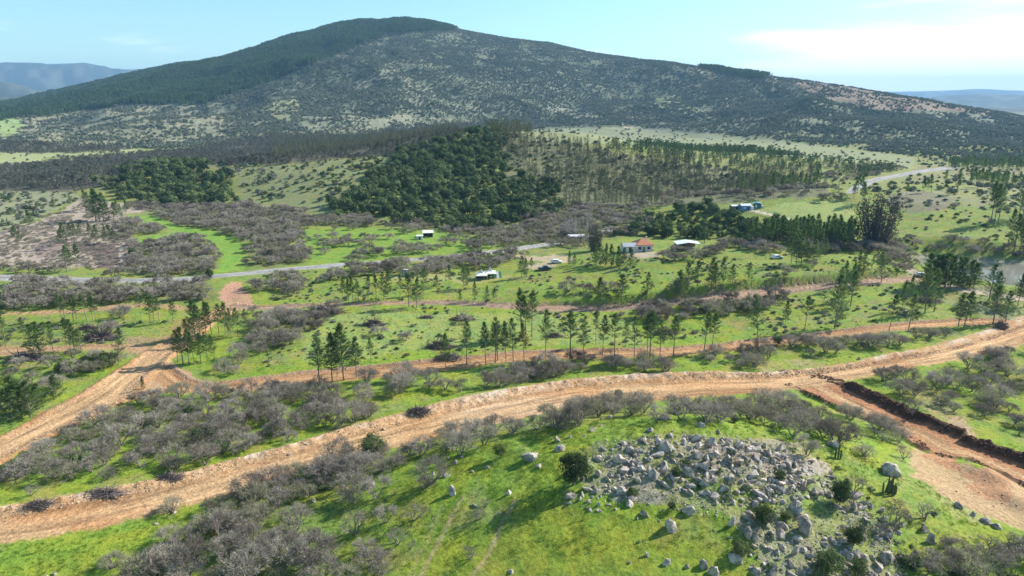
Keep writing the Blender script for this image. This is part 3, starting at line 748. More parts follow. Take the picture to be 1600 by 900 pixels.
def tubes(segs, sides=4):
    """segs: rows (x0,y0,z0,r0,x1,y1,z1,r1) -> verts, tris (open tapered tubes)"""
    s = np.asarray(segs, float); n = len(s)
    p0, r0, p1, r1 = s[:, :3], s[:, 3], s[:, 4:7], s[:, 7]
    d = p1 - p0; d /= np.linalg.norm(d, axis=1, keepdims=True) + 1e-9
    ref = np.where(np.abs(d[:, 2:3]) > 0.9, [[1., 0, 0]], [[0., 0, 1]])
    a = np.cross(d, ref); a /= np.linalg.norm(a, axis=1, keepdims=True) + 1e-9; b = np.cross(d, a)
    V = []; 
    for k in range(sides):
        c, si = math.cos(2 * math.pi * k / sides), math.sin(2 * math.pi * k / sides)
        V.append(p0 + (a * c + b * si) * r0[:, None]); V.append(p1 + (a * c + b * si) * r1[:, None])
    V = np.stack(V, 1).reshape(-1, 3)
    base = np.arange(n)[:, None] * (2 * sides); T = []
    for k in range(sides):
        k2 = (k + 1) % sides
        T.append(base + [2 * k, 2 * k2, 2 * k + 1]); T.append(base + [2 * k + 1, 2 * k2, 2 * k2 + 1])
    return V, np.concatenate(T, 1).reshape(-1, 3)

def slivers(P, D, L, W, r, nrm=None):
    """one thin triangle per point: P base, D direction, L length, W base width"""
    n = len(P); rnd = r.normal(size=(n, 3)) if nrm is None else nrm; s = np.cross(D, rnd); s /= np.linalg.norm(s, axis=1, keepdims=True) + 1e-9
    V = np.stack([P - s * W[:, None] / 2, P + s * W[:, None] / 2, P + D * L[:, None]], 1).reshape(-1, 3)
    return V, np.arange(3 * n).reshape(-1, 3)

def unit(a): return a / (np.linalg.norm(a, axis=-1, keepdims=True) + 1e-9)

def thorn(seed, R=2.6, H=3.3, stems=4, tips=46, per=42, L=.42, W=.050, flat=.55, sides=4, fullness=1.0):
    """multi-stemmed thorn tree: stems fork twice, twigs fill a low umbrella crown"""
    r = np.random.default_rng(seed); segs = []; ends = []
    for i in range(stems):
        az = 2 * math.pi * (i + r.uniform(-.3, .3)) / stems; lean = r.uniform(.35, .9)
        p = np.array([r.normal() * .12, r.normal() * .12, -0.15]); d = unit(np.array([math.cos(az) * lean, math.sin(az) * lean, 1.0]))
        l = H * r.uniform(.3, .42); q = p + d * l; segs.append([*p, .13, *q, .09])
        for j in range(3):
            d2 = unit(d + r.normal(size=3) * .5 + [0, 0, .1]); l2 = H * r.uniform(.25, .38); q2 = q + d2 * l2; segs.append([*q, .07, *q2, .045])
            nt_ = max(2, tips // (stems * 3))
            for k in range(nt_):
                a2 = az + r.uniform(-1.1, 1.1); rad = R * math.sqrt(r.uniform(.03, 1)) * (.85 + .3 * r.random())
                zt = H * (1 - flat * (rad / R) ** 2.2 * .75) * r.uniform(.72, 1.0)
                e = np.array([math.cos(a2) * rad, math.sin(a2) * rad, zt])
                e = q2 * .25 + e * .75 if r.random() < .3 else e
                m = (q2 + e) / 2 + r.normal(size=3) * .15
                segs.append([*q2, .035, *m, .025]); segs.append([*m, .025, *e, .01]); ends.append(e); ends.append((m + e) / 2)
    ends = np.array(ends); n = int(len(ends) * per / 2 * fullness)
    c = ends[r.integers(0, len(ends), n)]
    P = c + r.normal(size=(n, 3)) * [.25, .25, .13]
    D = unit(unit(P - [0, 0, H * .35]) * .8 + r.normal(size=(n, 3)) * .6 + [0, 0, .25])
    V2, T2 = slivers(P, D, L * r.uniform(.6, 1.4, n), W * r.uniform(.7, 1.3, n), r)
    V1, T1 = tubes(segs, sides)
    return (V1, T1), (V2, T2)

def pine(seed, H=12.0, bare=.38, R=1.9, per=13, lev=21, lean=0.0, L=.62, W=.13, top=.25, branches=5):
    r = np.random.default_rng(seed); segs = []; P = []; D = []
    bend = r.normal(size=2) * .15
    def axis(z): return np.array([bend[0] * (z / H) ** 2 + lean * z, bend[1] * (z / H) ** 2, z])
    zs = np.linspace(0, H, 7)
    for a, b in zip(zs[:-1], zs[1:]):
        segs.append([*(axis(a) - [0, 0, .2 if a == 0 else 0]), 0.12 * (1 - a / H) + .03, *axis(b), 0.12 * (1 - b / H) + .03])
    for i in range(lev):
        t = (i + r.uniform(-.3, .3)) / lev; z = H * (bare + (1 - bare) * t)
        w = R * (min(1, (t + .22) / .3)) * (1 - t) ** 1.05 * r.uniform(.7, 1.25) * 1.12 + .2
        for k in range(branches):
            if r.random() < .14: continue
            az = r.uniform(0, 2 * math.pi); up = r.uniform(.15, .65) + .6 * t
            d = unit(np.array([math.cos(az), math.sin(az), up])); b0 = axis(z); b1 = b0 + d * w * r.uniform(.6, 1.25)
            segs.append([*b0, .035, *b1, .012])
            s = r.uniform(.25, 1.05, per); P.append(b0 + (b1 - b0) * s[:, None] + r.normal(size=(per, 3)) * .10)
            D.append(unit(d + r.normal(size=(per, 3)) * .55 + [0, 0, .35]))
    k = 30; P.append(np.stack([axis(H * z) for z in r.uniform(.9, .99, k)]) + r.normal(size=(k, 3)) * .06); D.append(unit(r.normal(size=(k, 3)) * .5 + [0, 0, 1]))
    P = np.concatenate(P); D = np.concatenate(D); n = len(P)
    V2, T2 = slivers(P, D, L * r.uniform(.6, 1.3, n), W * r.uniform(.7, 1.3, n), r)
    V1, T1 = tubes(segs, 4)
    return (V1, T1), (V2, T2)

def leafy(seed, R=3.0, H=5.0, clumps=34, per=60, size=.22, cr=.75, trunk=True, squash=1.0):
    """round leafy crown made of leaf clumps"""
    r = np.random.default_rng(seed); c = unit(r.normal(size=(clumps, 3))); c[:, 2] = c[:, 2] * .9 + .1
    rad = r.uniform(.55, 1.0, clumps)[:, None]
    C0 = c * rad * [R * .8, R * .8, H * .42] + [0, 0, H * .52]
    n = clumps * per; ci = np.repeat(np.arange(clumps), per)
    o = unit(r.normal(size=(n, 3))) * (r.uniform(.55, 1, n) ** .5)[:, None]
    crr = cr * r.uniform(.7, 1.3, clumps)[ci][:, None]
    P = C0[ci] + o * crr * [1, 1, .8 * squash]
    P[:, 2] = np.maximum(P[:, 2], .12)
    cc = unit(P - [0, 0, H * .35]); nn = unit(o * 1.0 + cc * .7 + r.normal(size=(n, 3)) * .45); D = unit(np.cross(nn, r.normal(size=(n, 3))))
    P = P - D * size * .4
    V2, T2 = slivers(P, D, size * r.uniform(.9, 1.7, n), size * r.uniform(.8, 1.4, n), r, nn)
    segs = [[0, 0, -.2, .22 * R / 3, 0, 0, H * .4, .15 * R / 3]]
    for i in range(0, clumps, 3): segs.append([0, 0, H * .35, .08, *(C0[i]), .03])
    V1, T1 = tubes(segs, 5)
    return (V1, T1), (V2, T2)

def gum(seed, H=15, R=2.0, n=430, bare=.14, size=.5, lean=.02, trunks=1):
    """slender eucalyptus: pale stem, narrow ragged crown"""
    r = np.random.default_rng(seed); segs = []; P = []
    for k in range(trunks):
        off = r.normal(size=2) * (.6 if trunks > 1 else 0); ln = r.normal(size=2) * lean * 3
        pts = [np.array([off[0] + ln[0] * z, off[1] + ln[1] * z, z]) for z in np.linspace(-.2, H * r.uniform(.85, 1), 5)]
        for i in range(4): segs.append([*pts[i], .16 * (1 - i / 5), *pts[i + 1], .16 * (1 - (i + 1) / 5)])
        m = n // trunks; t = r.uniform(bare, 1, m) ** .85; w = R * np.sin(np.clip((t - bare) / (1 - bare), .12, .97) * math.pi) ** .6
        cl = np.floor(t * 11); ph = _hash(cl, np.full(m, k + 1.0), seed) * 6.28
        aa = ph + r.normal(size=m) * .9; rr_ = w * np.sqrt(r.uniform(0, 1, m))
        P.append(np.stack([off[0] + ln[0] * t * H + np.cos(aa) * rr_, off[1] + ln[1] * t * H + np.sin(aa) * rr_, t * H], 1))
    P = np.concatenate(P); D = unit(r.normal(size=P.shape) + [0, 0, -.2])
    V2, T2 = slivers(P, D, size * r.uniform(.7, 1.4, len(P)), size * .6 * r.uniform(.7, 1.3, len(P)), r)
    V1, T1 = tubes(segs, 3)
    return (V1, T1), (V2, T2)

def conelet(seed, H=6, R=1.4, n=130, size=.6):
    r = np.random.default_rng(seed); t = r.uniform(.06, 1, n); w = R * (1 - t) * r.uniform(.5, 1.1, n) + .1
    a = r.uniform(0, 6.283, n); P = np.stack([np.cos(a) * w, np.sin(a) * w, t * H], 1)
    D = unit(np.stack([np.cos(a), np.sin(a), np.full(n, .5)], 1) + r.normal(size=(n, 3)) * .4)
    V2, T2 = slivers(P, D, size * r.uniform(.7, 1.4, n), size * .7 * r.uniform(.7, 1.3, n), r)
    V1, T1 = tubes([[0, 0, -.2, .1, 0, 0, H * .6, .05]], 3)
    return (V1, T1), (V2, T2)

def variant(name, parts, mats):
    """one joined mesh (trunk + crown) for the instanced masses"""
    (V1, T1), (V2, T2) = parts
    me = mesh_np(name, np.concatenate([V1, V2]), tris=np.concatenate([T1, T2 + len(V1)]))
    me.materials.append(mats[0]); me.materials.append(mats[1])
    mi = np.concatenate([np.zeros(len(T1), np.int32), np.ones(len(T2), np.int32)]); me.polygons.foreach_set('material_index', mi)
    return me
def pair(name, parts, mats, n1='trunk', n2='crown'):
    return (mesh_np(name + '_' + n1, *[parts[0][0]], tris=parts[0][1], mat=mats[0]), mesh_np(name + '_' + n2, parts[1][0], tris=parts[1][1], mat=mats[1]))

def variants(name, lst, mats):
    c = bpy.data.collections.new(name)
    for i, p in enumerate(lst):
        mm = mats[i % len(mats)] if isinstance(mats, list) else mats
        o = bpy.data.objects.new(name, variant(name, p, mm)); c.objects.link(o)
    return c

# ------------------------------------------------------------------ instanced masses (stuff)
def stuff(name, xyz, rot, scl, nvar, coll, label):
    if len(xyz) == 0: return
    me = bpy.data.meshes.new(name); me.vertices.add(len(xyz)); me.vertices.foreach_set('co', np.asarray(xyz, np.float32).ravel())
    at = me.attributes.new('rot', 'FLOAT_VECTOR', 'POINT'); R3 = np.zeros((len(xyz), 3), np.float32); R3[:, 2] = rot; R3[:, :2] = rng.normal(size=(len(xyz), 2)) * .04
    at.data.foreach_set('vector', R3.ravel())
    at = me.attributes.new('scl', 'FLOAT_VECTOR', 'POINT'); S3 = np.asarray(scl, np.float32)
    if S3.ndim == 1: S3 = np.repeat(S3[:, None], 3, 1)
    at.data.foreach_set('vector', np.ascontiguousarray(S3).ravel())
    at = me.attributes.new('var', 'INT', 'POINT'); at.data.foreach_set('value', rng.integers(0, nvar, len(xyz)).astype(np.int32))
    o = link(name, me); tag(o, kind='stuff', label=label)
    ng = bpy.data.node_groups.new(name, 'GeometryNodeTree')
    ng.interface.new_socket('Geometry', in_out='INPUT', socket_type='NodeSocketGeometry'); ng.interface.new_socket('Geometry', in_out='OUTPUT', socket_type='NodeSocketGeometry')
    gi = ng.nodes.new('NodeGroupInput'); go = ng.nodes.new('NodeGroupOutput')
    ci = ng.nodes.new('GeometryNodeCollectionInfo'); ci.inputs['Collection'].default_value = coll; ci.inputs['Separate Children'].default_value = True; ci.inputs['Reset Children'].default_value = True
    ip = ng.nodes.new('GeometryNodeInstanceOnPoints'); ip.inputs['Pick Instance'].default_value = True
    def attr(n, t):
        a = ng.nodes.new('GeometryNodeInputNamedAttribute'); a.data_type = t; a.inputs['Name'].default_value = n; return a.outputs['Attribute']
    l = ng.links
    l.new(gi.outputs[0], ip.inputs['Points']); l.new(ci.outputs[0], ip.inputs['Instance'])
    l.new(attr('var', 'INT'), ip.inputs['Instance Index']); l.new(attr('scl', 'FLOAT_VECTOR'), ip.inputs['Scale'])
    e2r = ng.nodes.new('FunctionNodeEulerToRotation'); l.new(attr('rot', 'FLOAT_VECTOR'), e2r.inputs[0]); l.new(e2r.outputs[0], ip.inputs['Rotation'])
    l.new(ip.outputs[0], go.inputs[0])
    md = o.modifiers.new('scatter', 'NODES'); md.node_group = ng
    return o

# variants
T_near = [thorn(100 + i, R=[2.2, 2.7, 3.1, 2.4, 2.8, 2.0][i], H=[3.6, 3.0, 3.3, 2.7, 3.9, 3.2][i], stems=[3, 5, 4, 6, 4, 3][i], tips=[52, 66, 80, 60, 66, 44][i], per=[36, 30, 34, 40, 28, 34][i], flat=[.4, .7, .6, .5, .45, .8][i], W=.05, L=.40) for i in range(6)]
T_thin = [thorn(140 + i, R=2.1, H=3.0, stems=3, tips=34, per=20, W=.045) for i in range(3)]
V_thorn = variants('thorn_variant', [thorn(120 + i, R=2.6, H=3.2, stems=4, tips=48, per=26, L=.5, W=.085, sides=3) for i in range(5)], [(M_bark, M_twig)] * 4 + [(M_bark, M_twig_green)])
V_thorn_far = variants('thorn_far_variant', [thorn(130 + i, R=2.5, H=3.1, stems=3, tips=30, per=34, L=.55, W=.125, sides=3) for i in range(4)], [(M_bark, M_twig)] * 3 + [(M_bark, M_twig_green)])
P_near = [pine(200, bare=.30, R=2.6, per=16), pine(201, bare=.40, R=2.2, branches=4, per=15), pine(202, bare=.18, R=2.9, per=17), pine(203, bare=.46, R=2.4, lev=17, per=16), pine(204, bare=.10, R=3.0, per=18), pine(205, bare=.32, R=2.2, branches=4, lev=18, per=15)]
P_bushy = [pine(210, H=8, bare=.04, R=2.4, per=16, lev=20), pine(211, H=8, bare=.08, R=2.2, per=16, lev=19)]
V_pine_far = variants('pine_far_variant', [pine(220 + i, H=12, bare=[.4, .3, .5][i], R=2.0, per=6, lev=13, L=1.0, W=.34) for i in range(3)], (M_pbark, M_needle))
E_near = [leafy(300 + i, R=2.6, H=4.6, clumps=[46, 38, 52][i], per=85, size=.17) for i in range(3)]
M_leaf_far = leaf_mat('hill_evergreen_leaves', (.05, .08, .032), (.17, .215, .085), .12, .6, .10)
V_ever = variants('evergreen_variant', [leafy(310 + i, R=3.4, H=6.2, clumps=16, per=34, size=.58, cr=1.35) for i in range(4)], (M_bark, M_leaf_far))
V_gum = variants('gum_variant', [gum(320 + i, trunks=1 + i % 2) for i in range(4)], (M_ebark, M_eleaf))
V_brown = variants('brown_tree_variant', [conelet(330 + i, H=4.2, R=2.1, n=120, size=.7) for i in range(3)], (M_bark, M_brown))
V_cone = variants('plantation_pine_variant', [conelet(340 + i, H=6, R=1.6, n=90, size=.8) for i in range(3)], (M_bark, M_plant))
V_hill = variants('hill_scrub_variant', [leafy(350 + i, R=2.6, H=3.6, clumps=9, per=9, size=1.0, cr=1.0) for i in range(4)], [(M_bark, M_mleaf)] * 3 + [(M_bark, M_mgrey)])
V_bush = variants('bush_variant', [leafy(360 + i, R=1.3, H=1.5, clumps=10, per=12, size=.38, cr=.5) for i in range(3)], [(M_bark, M_leaf_far), (M_bark, M_mgrey), (M_bark, M_mleaf)])

# ------------------------------------------------------------------ scattering
def scatter(poly, spacing, jit=.45, gaps=None, gap_scale=12, seed=1, margin=1.5, edge=1.0, rmax=1e9, clears=()):
    """jittered grid over a traced zone; gaps: noise threshold below which ground stays open"""
    P = np.array(poly, float); W = unproject(P[:, 0], P[:, 1], ground_z); lo = W.min(0); hi = W.max(0)
    nx = int((hi[0] - lo[0]) / spacing) + 2; ny = int((hi[1] - lo[1]) / spacing) + 2
    gx, gy = np.meshgrid(lo[0] + np.arange(nx) * spacing, lo[1] + np.arange(ny) * spacing)
    r = np.random.default_rng(seed); x = gx.ravel() + r.uniform(-jit, jit, gx.size) * spacing; y = gy.ravel() + r.uniform(-jit, jit, gx.size) * spacing
    z = ground_z(x, y); u, v, d = project(x, y, z)
    wb = fbm(x / 11, y / 11, 3, 900 + seed); wb2 = fbm(x / 11 + 50, y / 11, 3, 901 + seed); amp = np.minimum(1.0, 250 / d)
    k = pip(u + wb * 22 * amp * edge, v + wb2 * 9 * amp * edge, P)
    k &= np.hypot(x, y) < rmax
    if gaps is not None: k &= fbm(x / gap_scale, y / gap_scale, 3, 500 + seed) > gaps
    for c in clears: k &= ~pip(u, v, c)
    x, y = x[k], y[k]
    ok = np.ones(len(x), bool)
    for key, mg in (('A', 1.2), ('B', 1.5), ('C', 1.0), ('D', .8), ('E', 1.2), ('G', 1.5), ('H', 3.4), ('P', .8), ('Q', 0), ('S', 0), ('T', .3)):
        _, od, _, _ = ROADS[key].coords(x, y); ok &= od > mg + margin - 1.5
    ins = pip(x, y, LAKE) | (polydist(x, y, LAKE) < 2.0); ok &= ~ins
    return np.stack([x[ok], y[ok]], 1)

CLEARS = [[(200, 338), (240, 337), (275, 352), (340, 363), (378, 375), (384, 420), (335, 428), (345, 385), (320, 372), (270, 372), (215, 378), (215, 370), (260, 366), (270, 360), (215, 345)],
          [(343, 448), (384, 440), (396, 478), (352, 484)], [(650, 358), (690, 360), (690, 376), (650, 378)],
          [(728, 420), (800, 418), (800, 440), (728, 442)], [(770, 398), (900, 396), (900, 416), (830, 422), (770, 415)],
          [(960, 372), (1100, 378), (1100, 398), (1030, 400), (960, 398)], [(1136, 314), (1202, 314), (1200, 342), (1138, 342)]]
# thorn tree zones: (polygon, spacing, gap threshold, description used in labels)
TZ = [
 ('thicket between left and wide roads', [(0, 722), (60, 702), (120, 674), (200, 640), (232, 618), (330, 616), (450, 606), (560, 600), (560, 612), (600, 625), (640, 636), (600, 650), (560, 662), (500, 675), (400, 705), (300, 730), (200, 752), (120, 765), (60, 760), (0, 755)], 3.80, -0.32),
 ('verge between middle track and wide road', [(560, 592), (680, 585), (800, 572), (900, 566), (900, 590), (800, 604), (700, 622), (660, 634), (600, 622), (560, 610)], 4.43, -0.11),
 ('dark row along the wide road', [(780, 588), (900, 572), (1010, 566), (1120, 550), (1205, 542), (1205, 572), (1060, 578), (900, 590), (800, 606), (780, 604)], 3.80, -0.30),
 ('scrub inside the wide road bend', [(1205, 545), (1290, 532), (1380, 528), (1470, 522), (1470, 530), (1380, 545), (1300, 555), (1230, 568), (1205, 565)], 3.90, -0.15),
 ('big grey thicket below the wide road', [(190, 915), (250, 848), (330, 805), (365, 755), (430, 722), (520, 712), (520, 770), (480, 790), (470, 840), (560, 860), (600, 880), (600, 915)], 3.1, -.85),
 ('clump by the dark roadside evergreen', [(520, 708), (600, 702), (660, 700), (690, 735), (690, 765), (610, 775), (560, 800), (520, 790)], 3.69, -0.30),
 ('open slope below the big thicket', [(560, 790), (650, 770), (700, 780), (660, 850), (600, 870), (480, 850), (480, 800)], 6.86, -0.11),
 ('near edge of the wide road', [(660, 690), (720, 668), (800, 655), (900, 636), (940, 645), (880, 680), (820, 705), (760, 722), (700, 745), (670, 720)], 4.22, -0.20),
 ('scrub belt behind the rocky knoll', [(930, 640), (1040, 640), (1180, 634), (1300, 640), (1390, 668), (1420, 690), (1330, 705), (1250, 690), (1150, 672), (1050, 668), (940, 662)], 4.22, -0.15),
 ('green slope beyond the branch road', [(1345, 592), (1420, 582), (1500, 560), (1620, 530), (1700, 520), (1700, 740), (1620, 708), (1520, 672), (1450, 640), (1380, 612)], 4.86, -0.13),
 ('boulder slope below the cactus cluster', [(1330, 780), (1420, 780), (1500, 830), (1640, 870), (1640, 920), (1380, 920)], 5.28, -0.01),
 ('loose rocks at the bottom edge', [(1400, 868), (1600, 850), (1700, 870), (1700, 930), (1380, 930)], 3.59, -0.21),
 ('thicket beside the junction pines', [(385, 488), (470, 488), (520, 505), (480, 525), (440, 548), (400, 572), (345, 590), (330, 575), (380, 545), (400, 520)], 3.69, -0.30),
 ('pasture beside the left road', [(0, 575), (60, 560), (180, 560), (205, 570), (150, 592), (80, 620), (30, 650), (0, 670)], 6.33, 0.04),
 ('ground between the orange tracks', [(0, 505), (60, 500), (100, 490), (240, 490), (260, 520), (200, 530), (0, 535)], 8.44, 0.14),
 ('scrub belt below the paved road', [(0, 442), (325, 442), (335, 450), (322, 470), (225, 474), (120, 476), (60, 484), (0, 486)], 3.90, -0.25),
 ('scrub by the red soil cut', [(385, 436), (560, 424), (640, 415), (640, 425), (540, 436), (480, 465), (440, 472), (395, 474)], 4.43, -0.16),
 ('strip beside the upper track', [(380, 486), (560, 480), (560, 492), (400, 492)], 4.43, -0.11),
 ('hedge under the upper track', [(965, 488), (1060, 480), (1160, 470), (1250, 462), (1250, 468), (1190, 482), (1120, 500), (1000, 502)], 3.80, -0.25),
 ('mound beside the paved road', [(600, 412), (830, 392), (880, 398), (820, 408), (700, 425), (660, 430), (600, 425)], 4.22, -0.11),
 ('belt below the tiled house', [(990, 405), (1080, 398), (1130, 385), (1300, 380), (1420, 388), (1425, 425), (1390, 428), (1380, 405), (1300, 396), (1140, 395), (1060, 408)], 4.22, -0.25),
 ('terraced rise above the upper track', [(830, 470), (1000, 462), (1200, 440), (1380, 428), (1330, 405), (1100, 412), (900, 430), (820, 445)], 8.97, 0.09),
]
TZ_FAR = [
 ([(205, 378), (318, 374), (343, 388), (333, 428), (190, 430), (205, 400)], 4.29, -0.34),
 ([(185, 350), (215, 346), (268, 362), (262, 366), (212, 370), (205, 378), (190, 372)], 4.64, -0.34),
 ([(200, 322), (380, 322), (520, 336), (680, 358), (800, 352), (840, 325), (1000, 322), (1020, 345), (1000, 372), (960, 368), (900, 388), (800, 392), (770, 375), (700, 360), (560, 350), (460, 358), (470, 412), (390, 422), (384, 375), (340, 362), (275, 350), (240, 335)], 4.52, -0.34),
 ([(460, 356), (560, 350), (700, 360), (790, 378), (790, 388), (600, 405), (460, 414)], 6.03, 0.05),
 ([(0, 420), (190, 422), (260, 428), (200, 433), (0, 430)], 5.22, 0.05),
 ([(1300, 365), (1420, 370), (1430, 395), (1330, 385)], 5.22, -0.14),
 ([(1420, 375), (1520, 378), (1620, 385), (1620, 405), (1500, 398), (1440, 395)], 5.22, -0.15),
 ([(1000, 300), (1340, 290), (1330, 315), (1200, 312), (1150, 320), (1000, 330)], 6.96, -0.05),
 ([(1300, 260), (1420, 262), (1340, 280), (1280, 282)], 5.80, -0.15),
 ([(1350, 300), (1600, 300), (1600, 340), (1380, 340)], 18.56, 0.15),
 ([(840, 450), (500, 495), (800, 495), (1000, 505), (1000, 535), (700, 540), (500, 560), (480, 530)], 16.24, 0.20),
]

# ------------------------------------------------------------------ individuals
def thing(name, x, y, z, rot, scl, parts, label, cat, group=None):
    r_ = bpy.data.objects.new(name, None); scene.collection.objects.link(r_)
    r_.location = (x, y, z); r_.rotation_euler = (0, 0, rot); r_.scale = scl if hasattr(scl, '__len__') else (scl,) * 3
    tag(r_, label, cat, group)
    for nm, me in parts:
        c = bpy.data.objects.new(nm, me); scene.collection.objects.link(c); c.parent = r_
    return r_
def single(name, x, y, z, rot, scl, me, label, cat, group=None):
    o = link(name, me, loc=(x, y, z), rotz=rot, scale=scl); tag(o, label, cat, group); return o
def place_labels(ids, U, V, phrase, zone):
    """a label for each: its look, then its place in the rows of its zone, front row first"""
    ids = sorted(ids, key=lambda j: -V[j]); n = len(ids); out = {}
    if n == 0: return out
    nr = max(1, math.ceil(n / 12)); per = math.ceil(n / nr)
    for k in range(nr):
        row = sorted(ids[k * per:(k + 1) * per], key=lambda j: U[j])
        rn = 'front' if k == 0 else ('back' if k == nr - 1 else ORD[k])
        for q, j in enumerate(row):
            pos = 'leftmost' if q == 0 else ('rightmost' if q == len(row) - 1 else ORD[q] + ' from left')
            out[j] = f'{phrase(j)}, {pos} in {rn} row, {zone}' if nr > 1 else f'{phrase(j)}, {pos}, {zone}'
    return out
ORD = ['first', 'second', 'third', 'fourth', 'fifth', 'sixth', 'seventh', 'eighth', 'ninth', 'tenth', 'eleventh', 'twelfth', 'thirteenth',
       'fourteenth', 'fifteenth', 'sixteenth', 'seventeenth', 'eighteenth', 'nineteenth', 'twentieth', 'twenty-first', 'twenty-second', 'twenty-third', 'twenty-fourth', 'twenty-fifth']

ME_thorn = [pair('thorn_tree', p, (M_bark, M_twig)) for p in T_near] + [pair('thorn_tree', T_near[i], (M_bark, M_twig_green)) for i in (1, 3)]
ME_thin = [pair('thin_thorn_tree', p, (M_bark, M_twig)) for p in T_thin]
ME_pine = [pair('pine_tree', p, (M_pbark, M_needle)) for p in P_near]
ME_piney = pair('yellowing_pine', P_near[1], (M_pbark, M_needle_y))
ME_bushy = [pair('bushy_pine', p, (M_pbark, M_needle)) for p in P_bushy]
ME_ever = [pair('evergreen_shrub', p, (M_bark, M_leaf)) for p in E_near]
ME_fresh = pair('fresh_shrub', E_near[1], (M_bark, M_leaf_b))

# thorn trees placed one by one: base pixel, crown width px, label
HAND_T = [
 (268, 799, 40, 'solitary greenish thorn bush on the lower edge of the wide dirt road', 1), (241, 803, 13, 'tiny brown thorn sapling left of the bush on the wide road edge', 0),
 (452, 811, 30, 'small round lone thorn tree on grass right of the big grey thicket', 0), (479, 853, 52, 'spreading thorn tree with open forked trunk on the slope below the thicket', 0),
 (622, 849, 38, 'thorn tree with dark leaning trunk casting a long shadow on open grass', 2), (643, 857, 20, 'nearly bare small thorn tree right of the leaning one', 2),
 (603, 817, 42, 'thorn tree with forked trunk above the leaning one on the slope', 0), (176, 887, 44, 'low greenish thorn bush alone on the grass at lower left', 1),
 (50, 774, 24, 'sparse small thorn tree on the grass above the left end of the wide road', 2), (1425, 647, 42, 'solitary spreading thorn tree beside the dark bank of the branch road', 2),
 (1016, 622, 12, 'leafless little thorn sapling beside the forked evergreen on the road edge', 2), (1178, 615, 14, 'leafless little thorn sapling on the sunlit wide road edge', 2),
 (1262, 711, 46, 'thorn tree with spreading crown just right of the rocky crest', 0), (1350, 713, 34, 'reddish-brown umbrella thorn tree near the pale boulder on the green slope', 0),
 (1410, 716, 30, 'thorn tree at the corner of the tan earthworks', 2), (1378, 689, 26, 'small thorn tree on shaded grass below the branch road', 2),
 (1378, 840, 34, 'sparse grey thorn bush among loose rocks right of the outcrop', 2), (1445, 812, 42, 'bare grey thorn tree growing over a leaning rock', 2),
 (735, 873, 34, 'sparse thorn bush between the two wheel tracks at the bottom', 2), (748, 812, 26, 'thin bare thorn tree left of the right wheel track', 2),
 (1335, 770, 40, 'bare grey thorn bush at the foot of the cactus cluster', 2), (570, 862, 40, 'grey thorn tree alone above the bottom edge of the slope', 0),
 (1200, 560, 26, 'dark thorn tree at the near bend of the wide dirt road', 0), (1477, 525, 22, 'lone thorn tree on the bright grass inside the road bend', 0),
 (760, 792, 22, 'thin leaning thorn tree between the wheel tracks', 2), (1190, 745, 14, 'scrubby twig bush on bare soil of the rocky crest', 2),
]
def base_xy(lst):
    a = np.array([(q[0], q[1]) for q in lst], float); p = unproject(a[:, 0], a[:, 1], ground_z); z = ground_z(p[:, 0], p[:, 1])
    _, _, d = project(p[:, 0], p[:, 1], z); return p, z, d
HP, HZ, HD = base_xy(HAND_T)
for i, q in enumerate(HAND_T):
    w = q[2] * HD[i] / F; R0 = 5.0; s = w / R0
    pm = ME_thin[i % 3] if q[4] == 2 else (ME_thorn[6 + i % 2] if q[4] == 1 else ME_thorn[i % 6])
    if q[4] == 2: s *= 1.15
    thing('thorn_tree', HP[i, 0], HP[i, 1], HZ[i] - .05, rng.uniform(0, 6.28), s, [('trunk', pm[0]), ('crown', pm[1])], q[3], 'thorn tree', 'bare thorn trees')

cand = []
for zi, (desc, poly, spc, gp) in enumerate(TZ):
    p = scatter(poly, spc, gaps=gp, seed=10 + zi, gap_scale=9)
    cand.append(np.column_stack([p, np.full(len(p), zi)]))
cand = np.concatenate(cand)
# keep clear of the hand placed ones
dmin = np.min(np.hypot(cand[:, None, 0] - HP[None, :, 0], cand[:, None, 1] - HP[None, :, 1]), 1); cand = cand[dmin > 3.2]
cz = ground_z(cand[:, 0], cand[:, 1]); cu, cvv, cd = project(cand[:, 0], cand[:, 1], cz)
csc = rng.uniform(.58, 1.3, len(cand))
inview = (cu > 3) & (cu < 1597) & (cvv < 905)
app = np.where(inview, csc / cd, -1); order = np.argsort(-app); n_ind = 300 - len(HAND_T)
ind = order[:n_ind]; rest = order[n_ind:]
lab = {}
for zi in range(len(TZ)):
    k = [j for j in ind if cand[j, 2] == zi]
    def ph(j, zi=zi): return ('big ' if csc[j] > 1.08 else 'small ' if csc[j] < .82 else '') + 'thorn tree'
    lab.update(place_labels(k, cu, cvv, ph, TZ[zi][0]))
for j in ind:
    zi = int(cand[j, 2]); desc = TZ[zi][0]
    pm = ME_thorn[int(rng.integers(0, 8)) if rng.random() < .7 else int(rng.integers(0, 6))]
    if zi in (10, 6) and rng.random() < .6: pm = ME_thin[int(rng.integers(0, 3))]
    label = lab[j]
    s = csc[j]
    thing('thorn_tree', cand[j, 0], cand[j, 1], cz[j] - .05, rng.uniform(0, 6.28), (s, s, s * rng.uniform(.85, 1.1)), [('trunk', pm[0]), ('crown', pm[1])], label[:140], 'thorn tree', 'thorn trees, ' + desc)
rx = cand[rest]; rz_ = cz[rest]; rd = cd[rest]; rs = csc[rest]
nearr = rd < 210
stuff('thorn_thicket', np.column_stack([rx[nearr, :2], rz_[nearr]]), rng.uniform(0, 6.28, nearr.sum()), rs[nearr], 5, V_thorn, 'bare grey-brown thorn scrub filling the near thickets')
far_p = [np.column_stack([rx[~nearr, :2]])]
for i, (poly, spc, gp) in enumerate(TZ_FAR): far_p.append(scatter(poly, spc, gaps=gp, seed=60 + i, clears=CLEARS))
